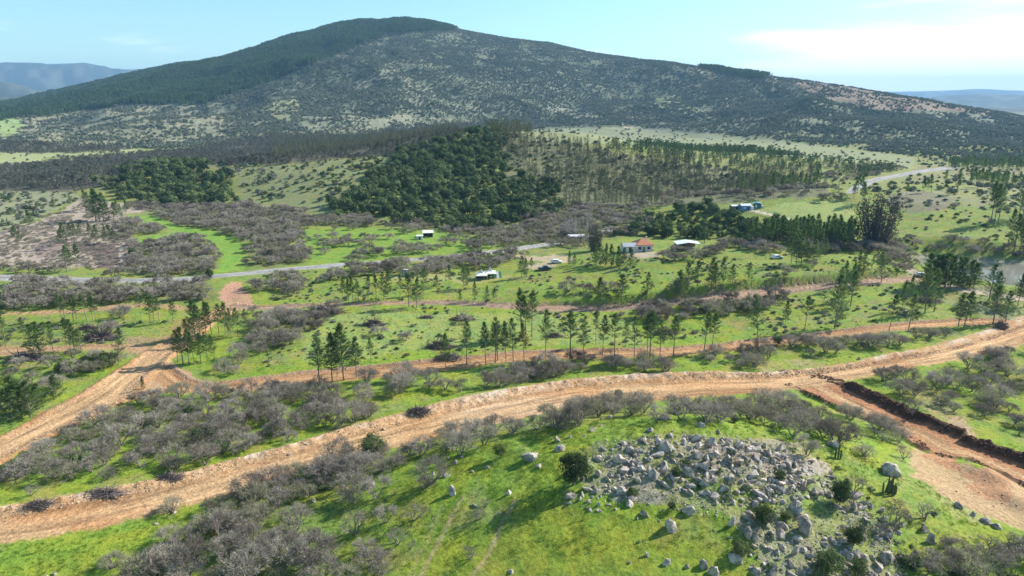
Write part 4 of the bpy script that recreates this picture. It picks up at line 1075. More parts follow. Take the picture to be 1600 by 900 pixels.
far_p = np.concatenate(far_p); fz = ground_z(far_p[:, 0], far_p[:, 1])
fs = rng.uniform(.75, 1.3, len(far_p))
stuff('distant_thorn_scrub', np.column_stack([far_p, fz]), rng.uniform(0, 6.28, len(far_p)), np.stack([fs * 1.05, fs * 1.05, fs], 1), 4, V_thorn_far, 'grey-brown thorn scrub covering the valley floor')

# ------------------------------------------------------------------ pines: rows traced one by one (base u, base v, top v)
ROWS = [
 ('tall pine', 'row on the near edge of the middle track', [(499, 600, 529), (519, 597, 522), (537, 594, 506), (557, 590, 529), (527, 588, 520)]),
 ('tall pine', 'dense row beside the middle track', [(696, 577, 521), (729, 570, 502), (759, 570, 505), (774, 567, 498), (778, 563, 505), (791, 566, 503), (802, 566, 497), (819, 568, 505)]),
 ('thin bare-stemmed pine', 'even row along the middle track', [(852, 561, 487), (891, 560, 488), (911, 560, 495), (941, 557, 494), (960, 557, 492), (991, 561, 496), (1011, 556, 492), (1015, 560, 488), (1031, 556, 500), (1052, 556, 496)]),
 ('slim pine', 'second row behind the middle track', [(931, 538, 487), (977, 543, 499), (1100, 548, 487), (1112, 546, 490), (1184, 541, 464), (815, 527, 455), (822, 523, 462), (831, 526, 457), (580, 566, 528)]),
 ('tall pine', 'scattered line on the slope by the bend', [(1225, 521, 470), (1257, 517, 464), (1304, 513, 432), (1389, 517, 462), (1419, 517, 460), (1329, 478, 425), (1422, 470, 432), (1445, 490, 415), (1459, 487, 423), (1409, 487, 440)]),
 ('dark pine', 'clumps beside the far road junction', [(1497, 511, 460), (1506, 512, 456), (1551, 507, 448), (1571, 503, 455), (1545, 470, 415), (1556, 478, 425), (1590, 478, 430), (1600, 480, 425)]),
 ('dark pine', 'bank above the upper track', [(939, 477, 435), (971, 476, 430), (1010, 468, 427), (1058, 473, 424), (1066, 472, 432), (1075, 452, 411), (1090, 446, 409), (1111, 452, 404), (1118, 450, 412), (1129, 451, 404), (1144, 447, 415), (1170, 438, 411)]),
 ('pine', 'long row above the upper track', [(536, 475, 434), (545, 474, 437), (552, 475, 433), (561, 473, 438), (575, 471, 430), (588, 468, 431), (600, 468, 426), (606, 469, 424), (625, 470, 430), (639, 480, 430), (651, 481, 434), (662, 460, 420), (682, 450, 430)]),
 ('stout pine', 'grass near the two white tents', [(702, 445, 415), (725, 451, 417), (731, 452, 419), (742, 470, 440), (719, 473, 455), (760, 472, 447), (772, 472, 450), (815, 434, 401), (822, 433, 404), (830, 421, 403)]),
 ('dense pine', 'clump below the tiled house', [(890, 414, 393), (897, 415, 396), (930, 413, 382), (938, 415, 380), (946, 416, 382), (955, 417, 384), (966, 417, 386), (985, 418, 390), (975, 414, 388)]),
 ('pine', 'clump at the left road junction', [(278, 566, 516), (286, 569, 512), (295, 569, 514), (304, 570, 520), (314, 568, 522), (325, 566, 520), (335, 562, 524), (300, 540, 498), (293, 532, 500)]),
 ('pine', 'clump just below the red soil cut', [(305, 526, 471), (314, 528, 476), (322, 524, 472), (331, 522, 474), (342, 522, 476), (352, 523, 474), (361, 524, 482), (372, 526, 483), (384, 523, 484)]),
 ('pine', 'line along the orange track', [(9, 541, 491), (38, 526, 496), (55, 553, 507), (65, 560, 504), (85, 558, 509), (105, 541, 498), (110, 548, 500), (118, 553, 507), (128, 551, 514), (185, 571, 514)]),
 ('thin pine', 'row beside the short dirt track', [(97, 501, 461), (102, 502, 463), (115, 503, 462), (120, 500, 465), (136, 500, 460), (145, 501, 459), (150, 500, 464), (220, 494, 462), (235, 504, 461), (241, 503, 463), (249, 501, 464), (271, 503, 469)]),
 ('bushy young pine', 'green clump beside the left road', [(6, 645, 600), (20, 651, 588), (34, 653, 592), (48, 652, 596), (60, 640, 600), (88, 622, 586)]),
 ('pine', 'cleared brown field', [(104, 426, 386), (110, 424, 390), (121, 421, 384), (95, 384, 360), (103, 389, 350), (99, 386, 356), (112, 376, 349), (118, 376, 351), (125, 373, 348), (143, 376, 350), (151, 378, 352), (165, 380, 352), (172, 380, 353), (179, 379, 357)]),
 ('dark pine', 'top end of the cleared field', [(150, 346, 298), (156, 346, 300), (162, 346, 304), (168, 345, 315), (178, 345, 318), (184, 344, 316), (190, 342, 320), (197, 338, 314), (135, 331, 298), (138, 328, 302), (47, 360, 330), (110, 320, 304), (85, 328, 312)]),
 ('pine', 'edge of the grey plantation', [(5, 352, 342), (12, 354, 342), (25, 377, 353), (32, 378, 355), (20, 372, 356), (46, 352, 342), (60, 344, 334)]),
 ('tall pine', 'hillside above the lake', [(1548, 348, 288), (1553, 350, 292), (1560, 346, 296), (1592, 340, 290), (1597, 344, 292), (1575, 380, 330), (1584, 392, 338), (1592, 398, 342), (1598, 396, 335)]),
 ('broad pine', 'grove beside the lake', [(1450, 446, 398), (1458, 448, 400), (1467, 449, 400), (1476, 450, 398), (1485, 449, 402), (1495, 450, 404), (1505, 450, 404), (1515, 449, 408), (1522, 447, 412)]),
 ('dark pine', 'clump on the rise above the track', [(1236, 412, 372), (1244, 414, 368), (1252, 414, 374), (1261, 412, 378), (1270, 412, 376), (1281, 405, 378), (1288, 400, 376)]),
 ('pine', 'loose trees on the green rise', [(1340, 432, 392), (1348, 430, 396), (1377, 441, 396), (1322, 446, 408), (1330, 468, 412), (1312, 452, 418), (1362, 420, 400), (1318, 470, 440)]),
]
ALLP = []
for kind, where, lst in ROWS:
    q = sorted(lst)
    P, Z, D = base_xy(q)
    for i, (u, v, vt) in enumerate(q):
        H = (v - vt) * D[i] / F / (cp * 1.0) * 1.03
        bushy = kind in ('bushy young pine', 'broad pine', 'dense pine')
        if bushy: pm = ME_bushy[i % 2]; s = H / 8; sx = s * (1.1 if kind != 'dense pine' else .8)
        else: pm = ME_pine[int(rng.integers(0, 6)) if kind not in ('dark pine', 'stout pine') else [0, 2, 4][i % 3]]; s = H / 12; sx = s * 1.0 + .12 * (1 if kind[:4] == 'dark' else 0)
        if 'thin' in kind or 'slim' in kind: pm = ME_pine[[1, 3, 5][i % 3]]; sx = s
        if where.startswith('dense row beside') and i == 7: pm = ME_piney
        extra = 'yellowing ' if pm is ME_piney else ''
        label = f'{ORD[i]} {extra}{kind} from the left, {where}'
        w = label.split()
        pt = thing('pine_tree', P[i, 0], P[i, 1], Z[i], rng.uniform(0, 6.28), (sx * (jf := rng.uniform(.82, 1.28)), sx * jf, s), [('trunk', pm[0]), ('crown', pm[1])], label, 'pine', kind + 's, ' + where)
        pt.rotation_euler = (rng.normal() * .035, rng.normal() * .035, pt.rotation_euler[2])
P, Z, D = base_xy([(224, 609)]); pm = ME_bushy[0]; s = 22 * D[0] / F / 8
thing('pine_tree', P[0, 0], P[0, 1], Z[0], 1.0, (s * .75, s * .75, s), [('trunk', pm[0]), ('crown', pm[1])], 'single small bright pine on bare soil between the left dirt roads', 'pine')
# young pine belts
yp = np.concatenate([scatter([(1160, 378), (1225, 368), (1330, 372), (1345, 388), (1290, 390), (1180, 386)], 3.6, seed=31),
                     scatter([(1400, 300), (1620, 278), (1620, 300), (1500, 308), (1405, 312)], 9, seed=32, gaps=-.1),
                     scatter([(1480, 258), (1620, 256), (1620, 270), (1485, 270)], 9, seed=33),
                     scatter([(1320, 300), (1345, 300), (1350, 318), (1320, 318)], 6, seed=34),
                     scatter([(1150, 290), (1280, 290), (1260, 312), (1160, 318)], 11, seed=35)])
yz = ground_z(yp[:, 0], yp[:, 1]); ys = rng.uniform(.55, .95, len(yp))
stuff('young_pine_belt', np.column_stack([yp, yz]), rng.uniform(0, 6.28, len(yp)), ys, 3, V_pine_far, 'dark green young pines in belts beyond the valley')

# ------------------------------------------------------------------ evergreen shrubs placed one by one
HAND_E = [(897, 757, 56, 62, 'large round dark evergreen shrub at the left end of the rocks'), (1219, 752, 22, 22, 'small round evergreen shrub on the bare crest soil'),
 (1312, 790, 36, 50, 'tall dark evergreen shrub in the middle of the rocky slope'), (1192, 822, 36, 40, 'dark evergreen shrub between the boulders at centre of the outcrop'),
 (1155, 868, 36, 28, 'low evergreen shrub growing on a boulder near the bottom'), (1334, 852, 34, 36, 'evergreen shrub below the tall dark one on the rocky slope'),
 (1293, 898, 52, 46, 'biggest dark evergreen shrub at the bottom of the rocks'), (1340, 903, 34, 40, 'evergreen shrub touching the biggest one on its right'),
 (583, 714, 50, 40, 'dark evergreen bush over the lower edge of the wide dirt road'), (966, 624, 17, 18, 'tiny forked evergreen on the sunlit edge of the wide dirt road'),
 (1215, 539, 17, 15, 'round dark shrub at the left end of the road bend thicket'), (1057, 745, 20, 20, 'evergreen tuft among the boulders below the crest block'),
 (988, 775, 22, 16, 'dark shrub among the lower left boulders'), (1050, 797, 16, 18, 'small shrub above the dark conical boulder'),
 (100, 581, 34, 20, 'rounded dark shrub on the pasture by the left dirt road'), (133, 575, 32, 22, 'middle dark shrub of three on the left pasture'),
 (163, 573, 44, 26, 'broad grey-green shrub nearest the left dirt road'), (1148, 660, 16, 14, 'green shrub in the scrub row behind the knoll'),
 (328, 438, 14, 22, 'dark tree by the gap where the paved road shows again'),
 (208, 402, 16, 18, 'dark evergreen at the corner of the cleared field'), (1228, 812, 22, 16, 'flat shrub beside the pointed slab'),
 (855, 575, 0, 0, ''), ]
HAND_E = [q for q in HAND_E if q[2] > 0]
P, Z, D = base_xy(HAND_E)
for i, q in enumerate(HAND_E):
    sx = q[2] * D[i] / F / 5.2; sz = q[3] * D[i] / F / cp / 4.9; pm = ME_ever[i % 3]
    thing('evergreen_shrub', P[i, 0], P[i, 1], Z[i] - .1, rng.uniform(0, 6.28), (sx, sx, sz), [('trunk', pm[0]), ('crown', pm[1])], q[4], 'shrub', 'dark evergreen shrubs')
P, Z, D = base_xy([(782, 714), (655, 707)])
for i in range(2):
    sx = [28, 18][i] * D[i] / F / 5.2
    thing('evergreen_shrub', P[i, 0], P[i, 1], Z[i], 1.1 * i, sx, [('trunk', ME_fresh[0]), ('crown', ME_fresh[1])], ['light green leafy tree among grey thorn trees above the wheel tracks', 'small light green bush at the road edge among thorn trees'][i], 'shrub')

# ------------------------------------------------------------------ wooded hills and banks
WOOD = [('the big wooded hill', [(510, 338), (522, 318), (548, 300), (575, 276), (605, 262), (625, 240), (665, 236), (690, 222), (715, 224), (742, 205), (775, 200), (792, 222), (775, 250), (800, 285), (820, 268), (862, 300), (880, 322), (800, 347), (740, 358), (690, 358), (600, 347), (540, 338)], 5.2, -.55),
        ('the small wooded rise', [(160, 292), (200, 265), (270, 250), (330, 260), (370, 282), (377, 315), (330, 322), (280, 326), (220, 320), (172, 310)], 5.6, -.6),
        ('the dark bank behind the house', [(950, 372), (1000, 345), (1035, 330), (1120, 322), (1180, 334), (1240, 342), (1300, 358), (1330, 375), (1310, 384), (1200, 380), (1100, 376), (1020, 372)], 4.8, -.8),
        ('the hedge by the lake', [(1330, 370), (1400, 366), (1440, 386), (1500, 392), (1640, 398), (1640, 412), (1560, 404), (1440, 398), (1380, 388)], 5.0, -.3)]
wp = []
for i, (d_, poly, spc, gp) in enumerate(WOOD):
    p = scatter(poly, spc, seed=80 + i, gaps=gp, gap_scale=25, clears=CLEARS[5:], edge=2.6, rmax=790); wp.append(np.column_stack([p, np.full(len(p), i)]))
wp = np.concatenate(wp); wz = ground_z(wp[:, 0], wp[:, 1]); wu, wv, wd = project(wp[:, 0], wp[:, 1], wz)
ws = .52 + .75 * rng.random(len(wp)) ** 1.6; ws[wp[:, 2] >= 2] *= .8; ws[wp[:, 2] == 3] *= .5
o_ = np.argsort(-ws / wd); ii = o_[:270]; rs_ = o_[270:]
evm = [o.data for o in V_ever.objects]
lab = {}
for zi in range(4):
    lab.update(place_labels([j for j in ii if wp[j, 2] == zi], wu, wv, lambda j: ('big ' if ws[j] > 1.0 else '') + 'dark evergreen', WOOD[zi][0]))
for j in ii:
    zi = int(wp[j, 2]); s = ws[j]
    single('evergreen_tree', wp[j, 0], wp[j, 1], wz[j] - .3, rng.uniform(0, 6.28), (s, s, s * rng.uniform(.85, 1.1)), evm[int(rng.integers(0, 4))], lab[j], 'evergreen tree', 'evergreen trees ' + WOOD[zi][0])
stuff('evergreen_wood', np.column_stack([wp[rs_, :2], wz[rs_] - .3]), rng.uniform(0, 6.28, len(rs_)), ws[rs_], 4, V_ever, 'dense dark evergreen wood on the hills in the valley')

# ------------------------------------------------------------------ gum trees of the middle ridge
gp_ = scatter([(745, 188), (800, 192), (830, 212), (870, 228), (1000, 243), (1130, 262), (1200, 270), (1280, 283), (1300, 298), (1180, 306), (1080, 316), (985, 322), (900, 324), (862, 305), (822, 272), (782, 245)], 4.5, gaps=-.22, gap_scale=24, seed=90, edge=2, rmax=900)
gp2 = scatter([(420, 212), (560, 208), (720, 192), (745, 195), (700, 214), (620, 232), (540, 246), (430, 254)], 7, seed=91)
gpt = np.concatenate([gp_, gp2]); gz = ground_z(gpt[:, 0], gpt[:, 1]); gu, gv, gd = project(gpt[:, 0], gpt[:, 1], gz)
gs = rng.uniform(.34, .74, len(gpt)) * (1 + .25 * fbm(gpt[:, 0] / 25, gpt[:, 1] / 25, 3, 733)); o_ = np.argsort(-gs / gd); gum_me = [o.data for o in V_gum.objects]
lab = place_labels(list(o_[:240]), gu, gv, lambda j: 'slender gum tree', 'the middle ridge plantation')
for n_, j in enumerate(o_[:240]):
    single('gum_tree', gpt[j, 0], gpt[j, 1], gz[j], rng.uniform(0, 6.28), gs[j], gum_me[int(rng.integers(0, 4))], lab[j], 'gum tree', 'gum trees on the middle ridge')
r_ = o_[240:]
stuff('gum_tree_plantation', np.column_stack([gpt[r_], gz[r_]]), rng.uniform(0, 6.28, len(r_)), gs[r_], 4, V_gum, 'thinned plantation of slender gum trees on the middle ridge')

# ------------------------------------------------------------------ far vegetation, one pool of points sorted by what grows there
def pool(r0, r1, area, seed):
    r = np.random.default_rng(seed); n = int(math.radians(96) / 2 * (r1 * r1 - r0 * r0) / area)
    rad = np.sqrt(r.uniform(r0 * r0, r1 * r1, n)); az = r.uniform(-math.radians(48), math.radians(48), n)
    return rad * np.sin(az), rad * np.cos(az)
xa, ya = pool(420, 1150, 19, 5); xb, yb = pool(1150, 3150, 17, 6)
px_, py_ = np.concatenate([xa, xb]), np.concatenate([ya, yb]); pz_ = ground_z(px_, py_)
pu, pv_, pd = project(px_, py_, pz_); pr = np.hypot(px_, py_); paz = np.arctan2(px_, py_)
ok = (pu > -330) & (pu < 1930) & (pr < np.interp(paz, *R_MAIN) + 120)
for key in ('E', 'G'): ok &= ROADS[key].coords(px_, py_)[1] > 2.5
px_, py_, pz_, pu, pv_, pr, paz = [q[ok] for q in (px_, py_, pz_, pu, pv_, pr, paz)]
jn = fbm(px_ / 40, py_ / 40, 4, 701); jn2 = fbm(px_ / 14, py_ / 14, 3, 703); rnd = rng.random(len(px_))
ju, jv = np.clip(pu + jn2 * 10, 2, 1598), pv_ + jn2 * 3
def inp(poly): return pip(ju, jv, poly)
left = np.ones(len(px_), bool)
def take(mask):
    global left
    m = mask & left; left &= ~mask; return m
CON = [(-120, 160), (0, 160), (120, 135), (250, 104), (400, 72), (500, 40), (560, 20), (720, 35), (708, 48), (640, 50), (600, 54), (575, 66), (540, 79), (500, 94), (450, 117), (400, 134), (355, 150), (320, 164), (200, 163), (80, 182), (-120, 195)]
BAND = [(-100, 262), (0, 258), (55, 256), (100, 250), (270, 236), (330, 226), (420, 210), (560, 209), (745, 188), (718, 216), (620, 240), (520, 252), (420, 258), (300, 257), (250, 262), (170, 288), (130, 302), (100, 298), (-100, 297)]
PLNT = [(940, 226), (960, 224), (1130, 234), (1300, 252), (1410, 262), (1415, 278), (1300, 272), (1150, 263), (1000, 243)]
m_con = take(inp(CON)); m_band = take(inp(BAND) & (rnd < .95)); m_band2 = take(inp([(-100, 222), (60, 224), (190, 228), (185, 238), (0, 240), (-100, 240)]))
rows = (np.mod(px_ * .35 + py_ * .94 + 200, 7.0) < 4.2)
m_pl = take(inp(PLNT) & rows); take(inp(PLNT))
m_gp = take(inp([(-100, 300), (0, 298), (110, 300), (128, 306), (60, 344), (0, 364), (-100, 385)]) & (np.mod(px_ * .2 + py_ * .98 + 300, 4.0) < 2.2)); take(inp([(-100, 300), (0, 298), (110, 300), (128, 306), (60, 344), (0, 364), (-100, 385)]))
m_con2 = take(inp([(1095, 96), (1180, 105), (1205, 118), (1180, 124), (1130, 116), (1095, 108)]))
isM = pr > np.interp(paz, *F_MAIN) * .98
open_ = [( [(425, 152), (465, 150), (470, 170), (450, 190), (420, 180)], .25), ([(430, 205), (520, 175), (640, 180), (760, 190), (700, 205), (600, 212), (480, 222)], .38), ([(860, 160), (905, 168), (950, 185), (900, 185), (850, 170)], .3),
         ([(1020, 155), (1060, 148), (1075, 165), (1110, 175), (1060, 180), (1030, 170)], .45), ([(1235, 125), (1310, 128), (1430, 152), (1560, 172), (1560, 182), (1400, 178), (1310, 158), (1260, 142)], .22),
         ([(-50, 182), (60, 180), (200, 165), (350, 160), (350, 212), (280, 222), (200, 232), (-50, 232)], .34), ([(-50, 185), (30, 185), (40, 200), (20, 215), (-50, 220)], .03),
         ([(780, 205), (960, 195), (1200, 216), (1440, 246), (1425, 262), (1130, 234), (940, 222), (830, 230)], .035), ([(-50, 236), (130, 236), (220, 232), (200, 240), (70, 246), (66, 256), (-50, 258)], .03)]
prob = np.where(isM, .84 + .55 * jn + .3 * jn2, 0.12 + .35 * np.clip(jn, 0, 1) + .3 * np.clip(jn2, 0, 1))
prob = np.where(isM & (jn > .15), .97, prob)
for poly, pr_ in open_:
    k = inp(poly); prob[k] = pr_ * (1 + 1.6 * jn[k] + 1.2 * jn2[k])
k = inp([(300, 256), (420, 259), (560, 248), (690, 222), (660, 250), (560, 300), (520, 335), (380, 326), (372, 280), (330, 262)]); prob[k] = .42 * (1 + 2.2 * jn2[k] + jn[k])
k = inp([(1180, 330), (1240, 315), (1310, 312), (1335, 330), (1335, 355), (1290, 360)]) | inp([(1400, 318), (1620, 300), (1620, 395), (1440, 375)]); prob[k] = .03
k = inp([(200, 318), (1000, 318), (1340, 290), (1340, 380), (1000, 390), (200, 440), (-50, 440), (-50, 318)]) & (pr < 700) & (pv_ > 318); prob[k] = 0
k = inp(WOOD[0][1]) | inp(WOOD[1][1]); prob[k] = 0
gumz = inp([(745, 188), (830, 212), (1000, 243), (1280, 283), (1300, 298), (1180, 306), (1080, 316), (900, 324), (822, 272)]); prob[gumz] = .55
m_h = left & (rnd < prob) & isM; m_b = left & (rnd < prob) & ~isM
def sc(n, a, b): return rng.uniform(a, b, n)
def put(name, m, coll, nv, a, b, label, zs=1.0):
    n = int(m.sum()); s = sc(n, a, b) * (1 + .45 * jn[m]); stuff(name, np.column_stack([px_[m], py_[m], pz_[m] - .2]), rng.uniform(0, 6.28, n), np.stack([s, s, s * zs], 1), nv, coll, label)
put('mountain_pine_forest', m_con | m_con2, V_cone, 3, 1.2, 1.9, 'dark pine plantation on the left shoulder of the mountain')
put('mountain_scrub', m_h, V_hill, 4, .45, 1.1, 'grey-green scrub covering the mountain')
put('brown_plantation', m_band | m_band2, V_brown, 3, .6, 1.1, 'brownish young plantation below the mountain')
put('young_plantation', m_pl, V_cone, 3, .7, 1.1, 'young dark green plantation in rows')
put('field_bushes', m_b | m_gp, V_bush, 3, .55, 1.75, 'low bushes dotted over the far fields')
print('pool', len(px_), 'con', m_con.sum(), 'hill', m_h.sum(), 'band', m_band.sum(), 'pl', m_pl.sum(), 'b', m_b.sum(), 'gp', m_gp.sum(), 'thorn cand', len(cand), 'far', len(far_p), 'wood', len(wp), 'gum', len(gpt))

# ------------------------------------------------------------------ rocks
def granite():
    m, nt, o = new_mat('granite'); b = principled(nt, o, .9, .15); L = nt.links
    geo = N(nt, 'ShaderNodeNewGeometry'); oi = N(nt, 'ShaderNodeObjectInfo')
    n1 = N(nt, 'ShaderNodeTexNoise', Scale=1.1, Detail=6, Roughness=.7); n2 = N(nt, 'ShaderNodeTexNoise', Scale=5., Detail=4, Roughness=.7)
    for n in (n1, n2): L.new(geo.outputs['Position'], n.inputs['Vector'])
    r1 = N(nt, 'ShaderNodeValToRGB'); e = r1.color_ramp.elements
    e[0].position = .33; e[0].color = (.17, .15, .13, 1); e[1].position = .60; e[1].color = (.56, .48, .39, 1)
    k = e.new(.46); k.color = (.35, .30, .245, 1)
    L.new(n1.outputs['Fac'], r1.inputs['Fac'])
    mr = N(nt, 'ShaderNodeMapRange'); mr.inputs['From Min'].default_value = .3; mr.inputs['From Max'].default_value = .7; mr.inputs['To Min'].default_value = .72; mr.inputs['To Max'].default_value = 1.3
    L.new(n2.outputs['Fac'], mr.inputs['Value'])
    mo = N(nt, 'ShaderNodeMapRange'); mo.inputs['To Min'].default_value = .78; mo.inputs['To Max'].default_value = 1.2; L.new(oi.outputs['Random'], mo.inputs['Value'])
    mm = N(nt, 'ShaderNodeMath', operation='MULTIPLY'); L.new(mr.outputs[0], mm.inputs[0]); L.new(mo.outputs[0], mm.inputs[1])
    vm = N(nt, 'ShaderNodeVectorMath', operation='SCALE'); L.new(r1.outputs[0], vm.inputs[0]); L.new(mm.outputs[0], vm.inputs['Scale']); L.new(vm.outputs[0], b.inputs['Base Color'])
    bp = N(nt, 'ShaderNodeBump', Strength=.9, Distance=.12); L.new(n2.outputs['Fac'], bp.inputs['Height']); L.new(bp.outputs[0], b.inputs['Normal'])
    return m
M_rock = granite()
M_clod = noisy_mat('dry_clods', (.36, .22, .13), (.62, .46, .31), .8, rough=.95, rnd=.5)
M_dclod = noisy_mat('dark_clods', (.07, .036, .022), (.17, .09, .052), 1.0, rough=.95, rnd=.5)
import bmesh
def rock_mesh(seed, n=18, ax=(1, .8, .6), mat=None, cut=True, rough=0.0):
    r = np.random.default_rng(seed); p = unit(r.normal(size=(n, 3))) * r.uniform(.75, 1.0, (n, 1)) * ax
    p[:, 2] = np.clip(p[:, 2], -ax[2] * .45, None)
    bm = bmesh.new()
    for q in p: bm.verts.new(q)
    bmesh.ops.convex_hull(bm, input=bm.verts)
    for v in [v for v in bm.verts if not v.link_faces]: bm.verts.remove(v)
    if rough > 0:
        bmesh.ops.subdivide_edges(bm, edges=bm.edges, cuts=2, use_grid_fill=True)
        co = np.array([v.co[:] for v in bm.verts]); nn = fbm(co[:, 0] * 3 + seed, co[:, 1] * 3 + co[:, 2] * 2.3, 3, seed)
        for v, k in zip(bm.verts, nn): v.co *= 1 + rough * k
    bmesh.ops.triangulate(bm, faces=bm.faces)
    me = bpy.data.meshes.new('rock'); bm.to_mesh(me); bm.free(); me.materials.append(mat or M_rock); return me
R_me = [rock_mesh(400 + i, n=[10, 13, 11, 15][i % 4], ax=[(1, .6, .5), (1, .75, .7), (1, .42, .45), (.7, .6, 1.0)][i % 4]) for i in range(14)]
R_big = [rock_mesh(530 + i, n=25, ax=[(1, .85, .8), (1, .8, .95), (1, .7, .6)][i % 3], rough=.17) for i in range(9)]
R_slab = [rock_mesh(450 + i, n=16, ax=(1, .42, .5)) for i in range(4)]
R_spike = [rock_mesh(560 + i, n=19, ax=(.8, .65, 1.15)) for i in range(3)]
def rock_coll(name, mes):
    c = bpy.data.collections.new(name)
    for m in mes: c.objects.link(bpy.data.objects.new('rock_variant', m))
    return c
C_rock = rock_coll('rock_variants', R_me + R_slab)
C_clod = rock_coll('clod_variants', [rock_mesh(470 + i, n=11, ax=(1, .8, .6), mat=M_clod) for i in range(5)])
C_dclod = rock_coll('dark_clod_variants', [rock_mesh(480 + i, n=11, ax=(1, .8, .7), mat=M_dclod) for i in range(5)])

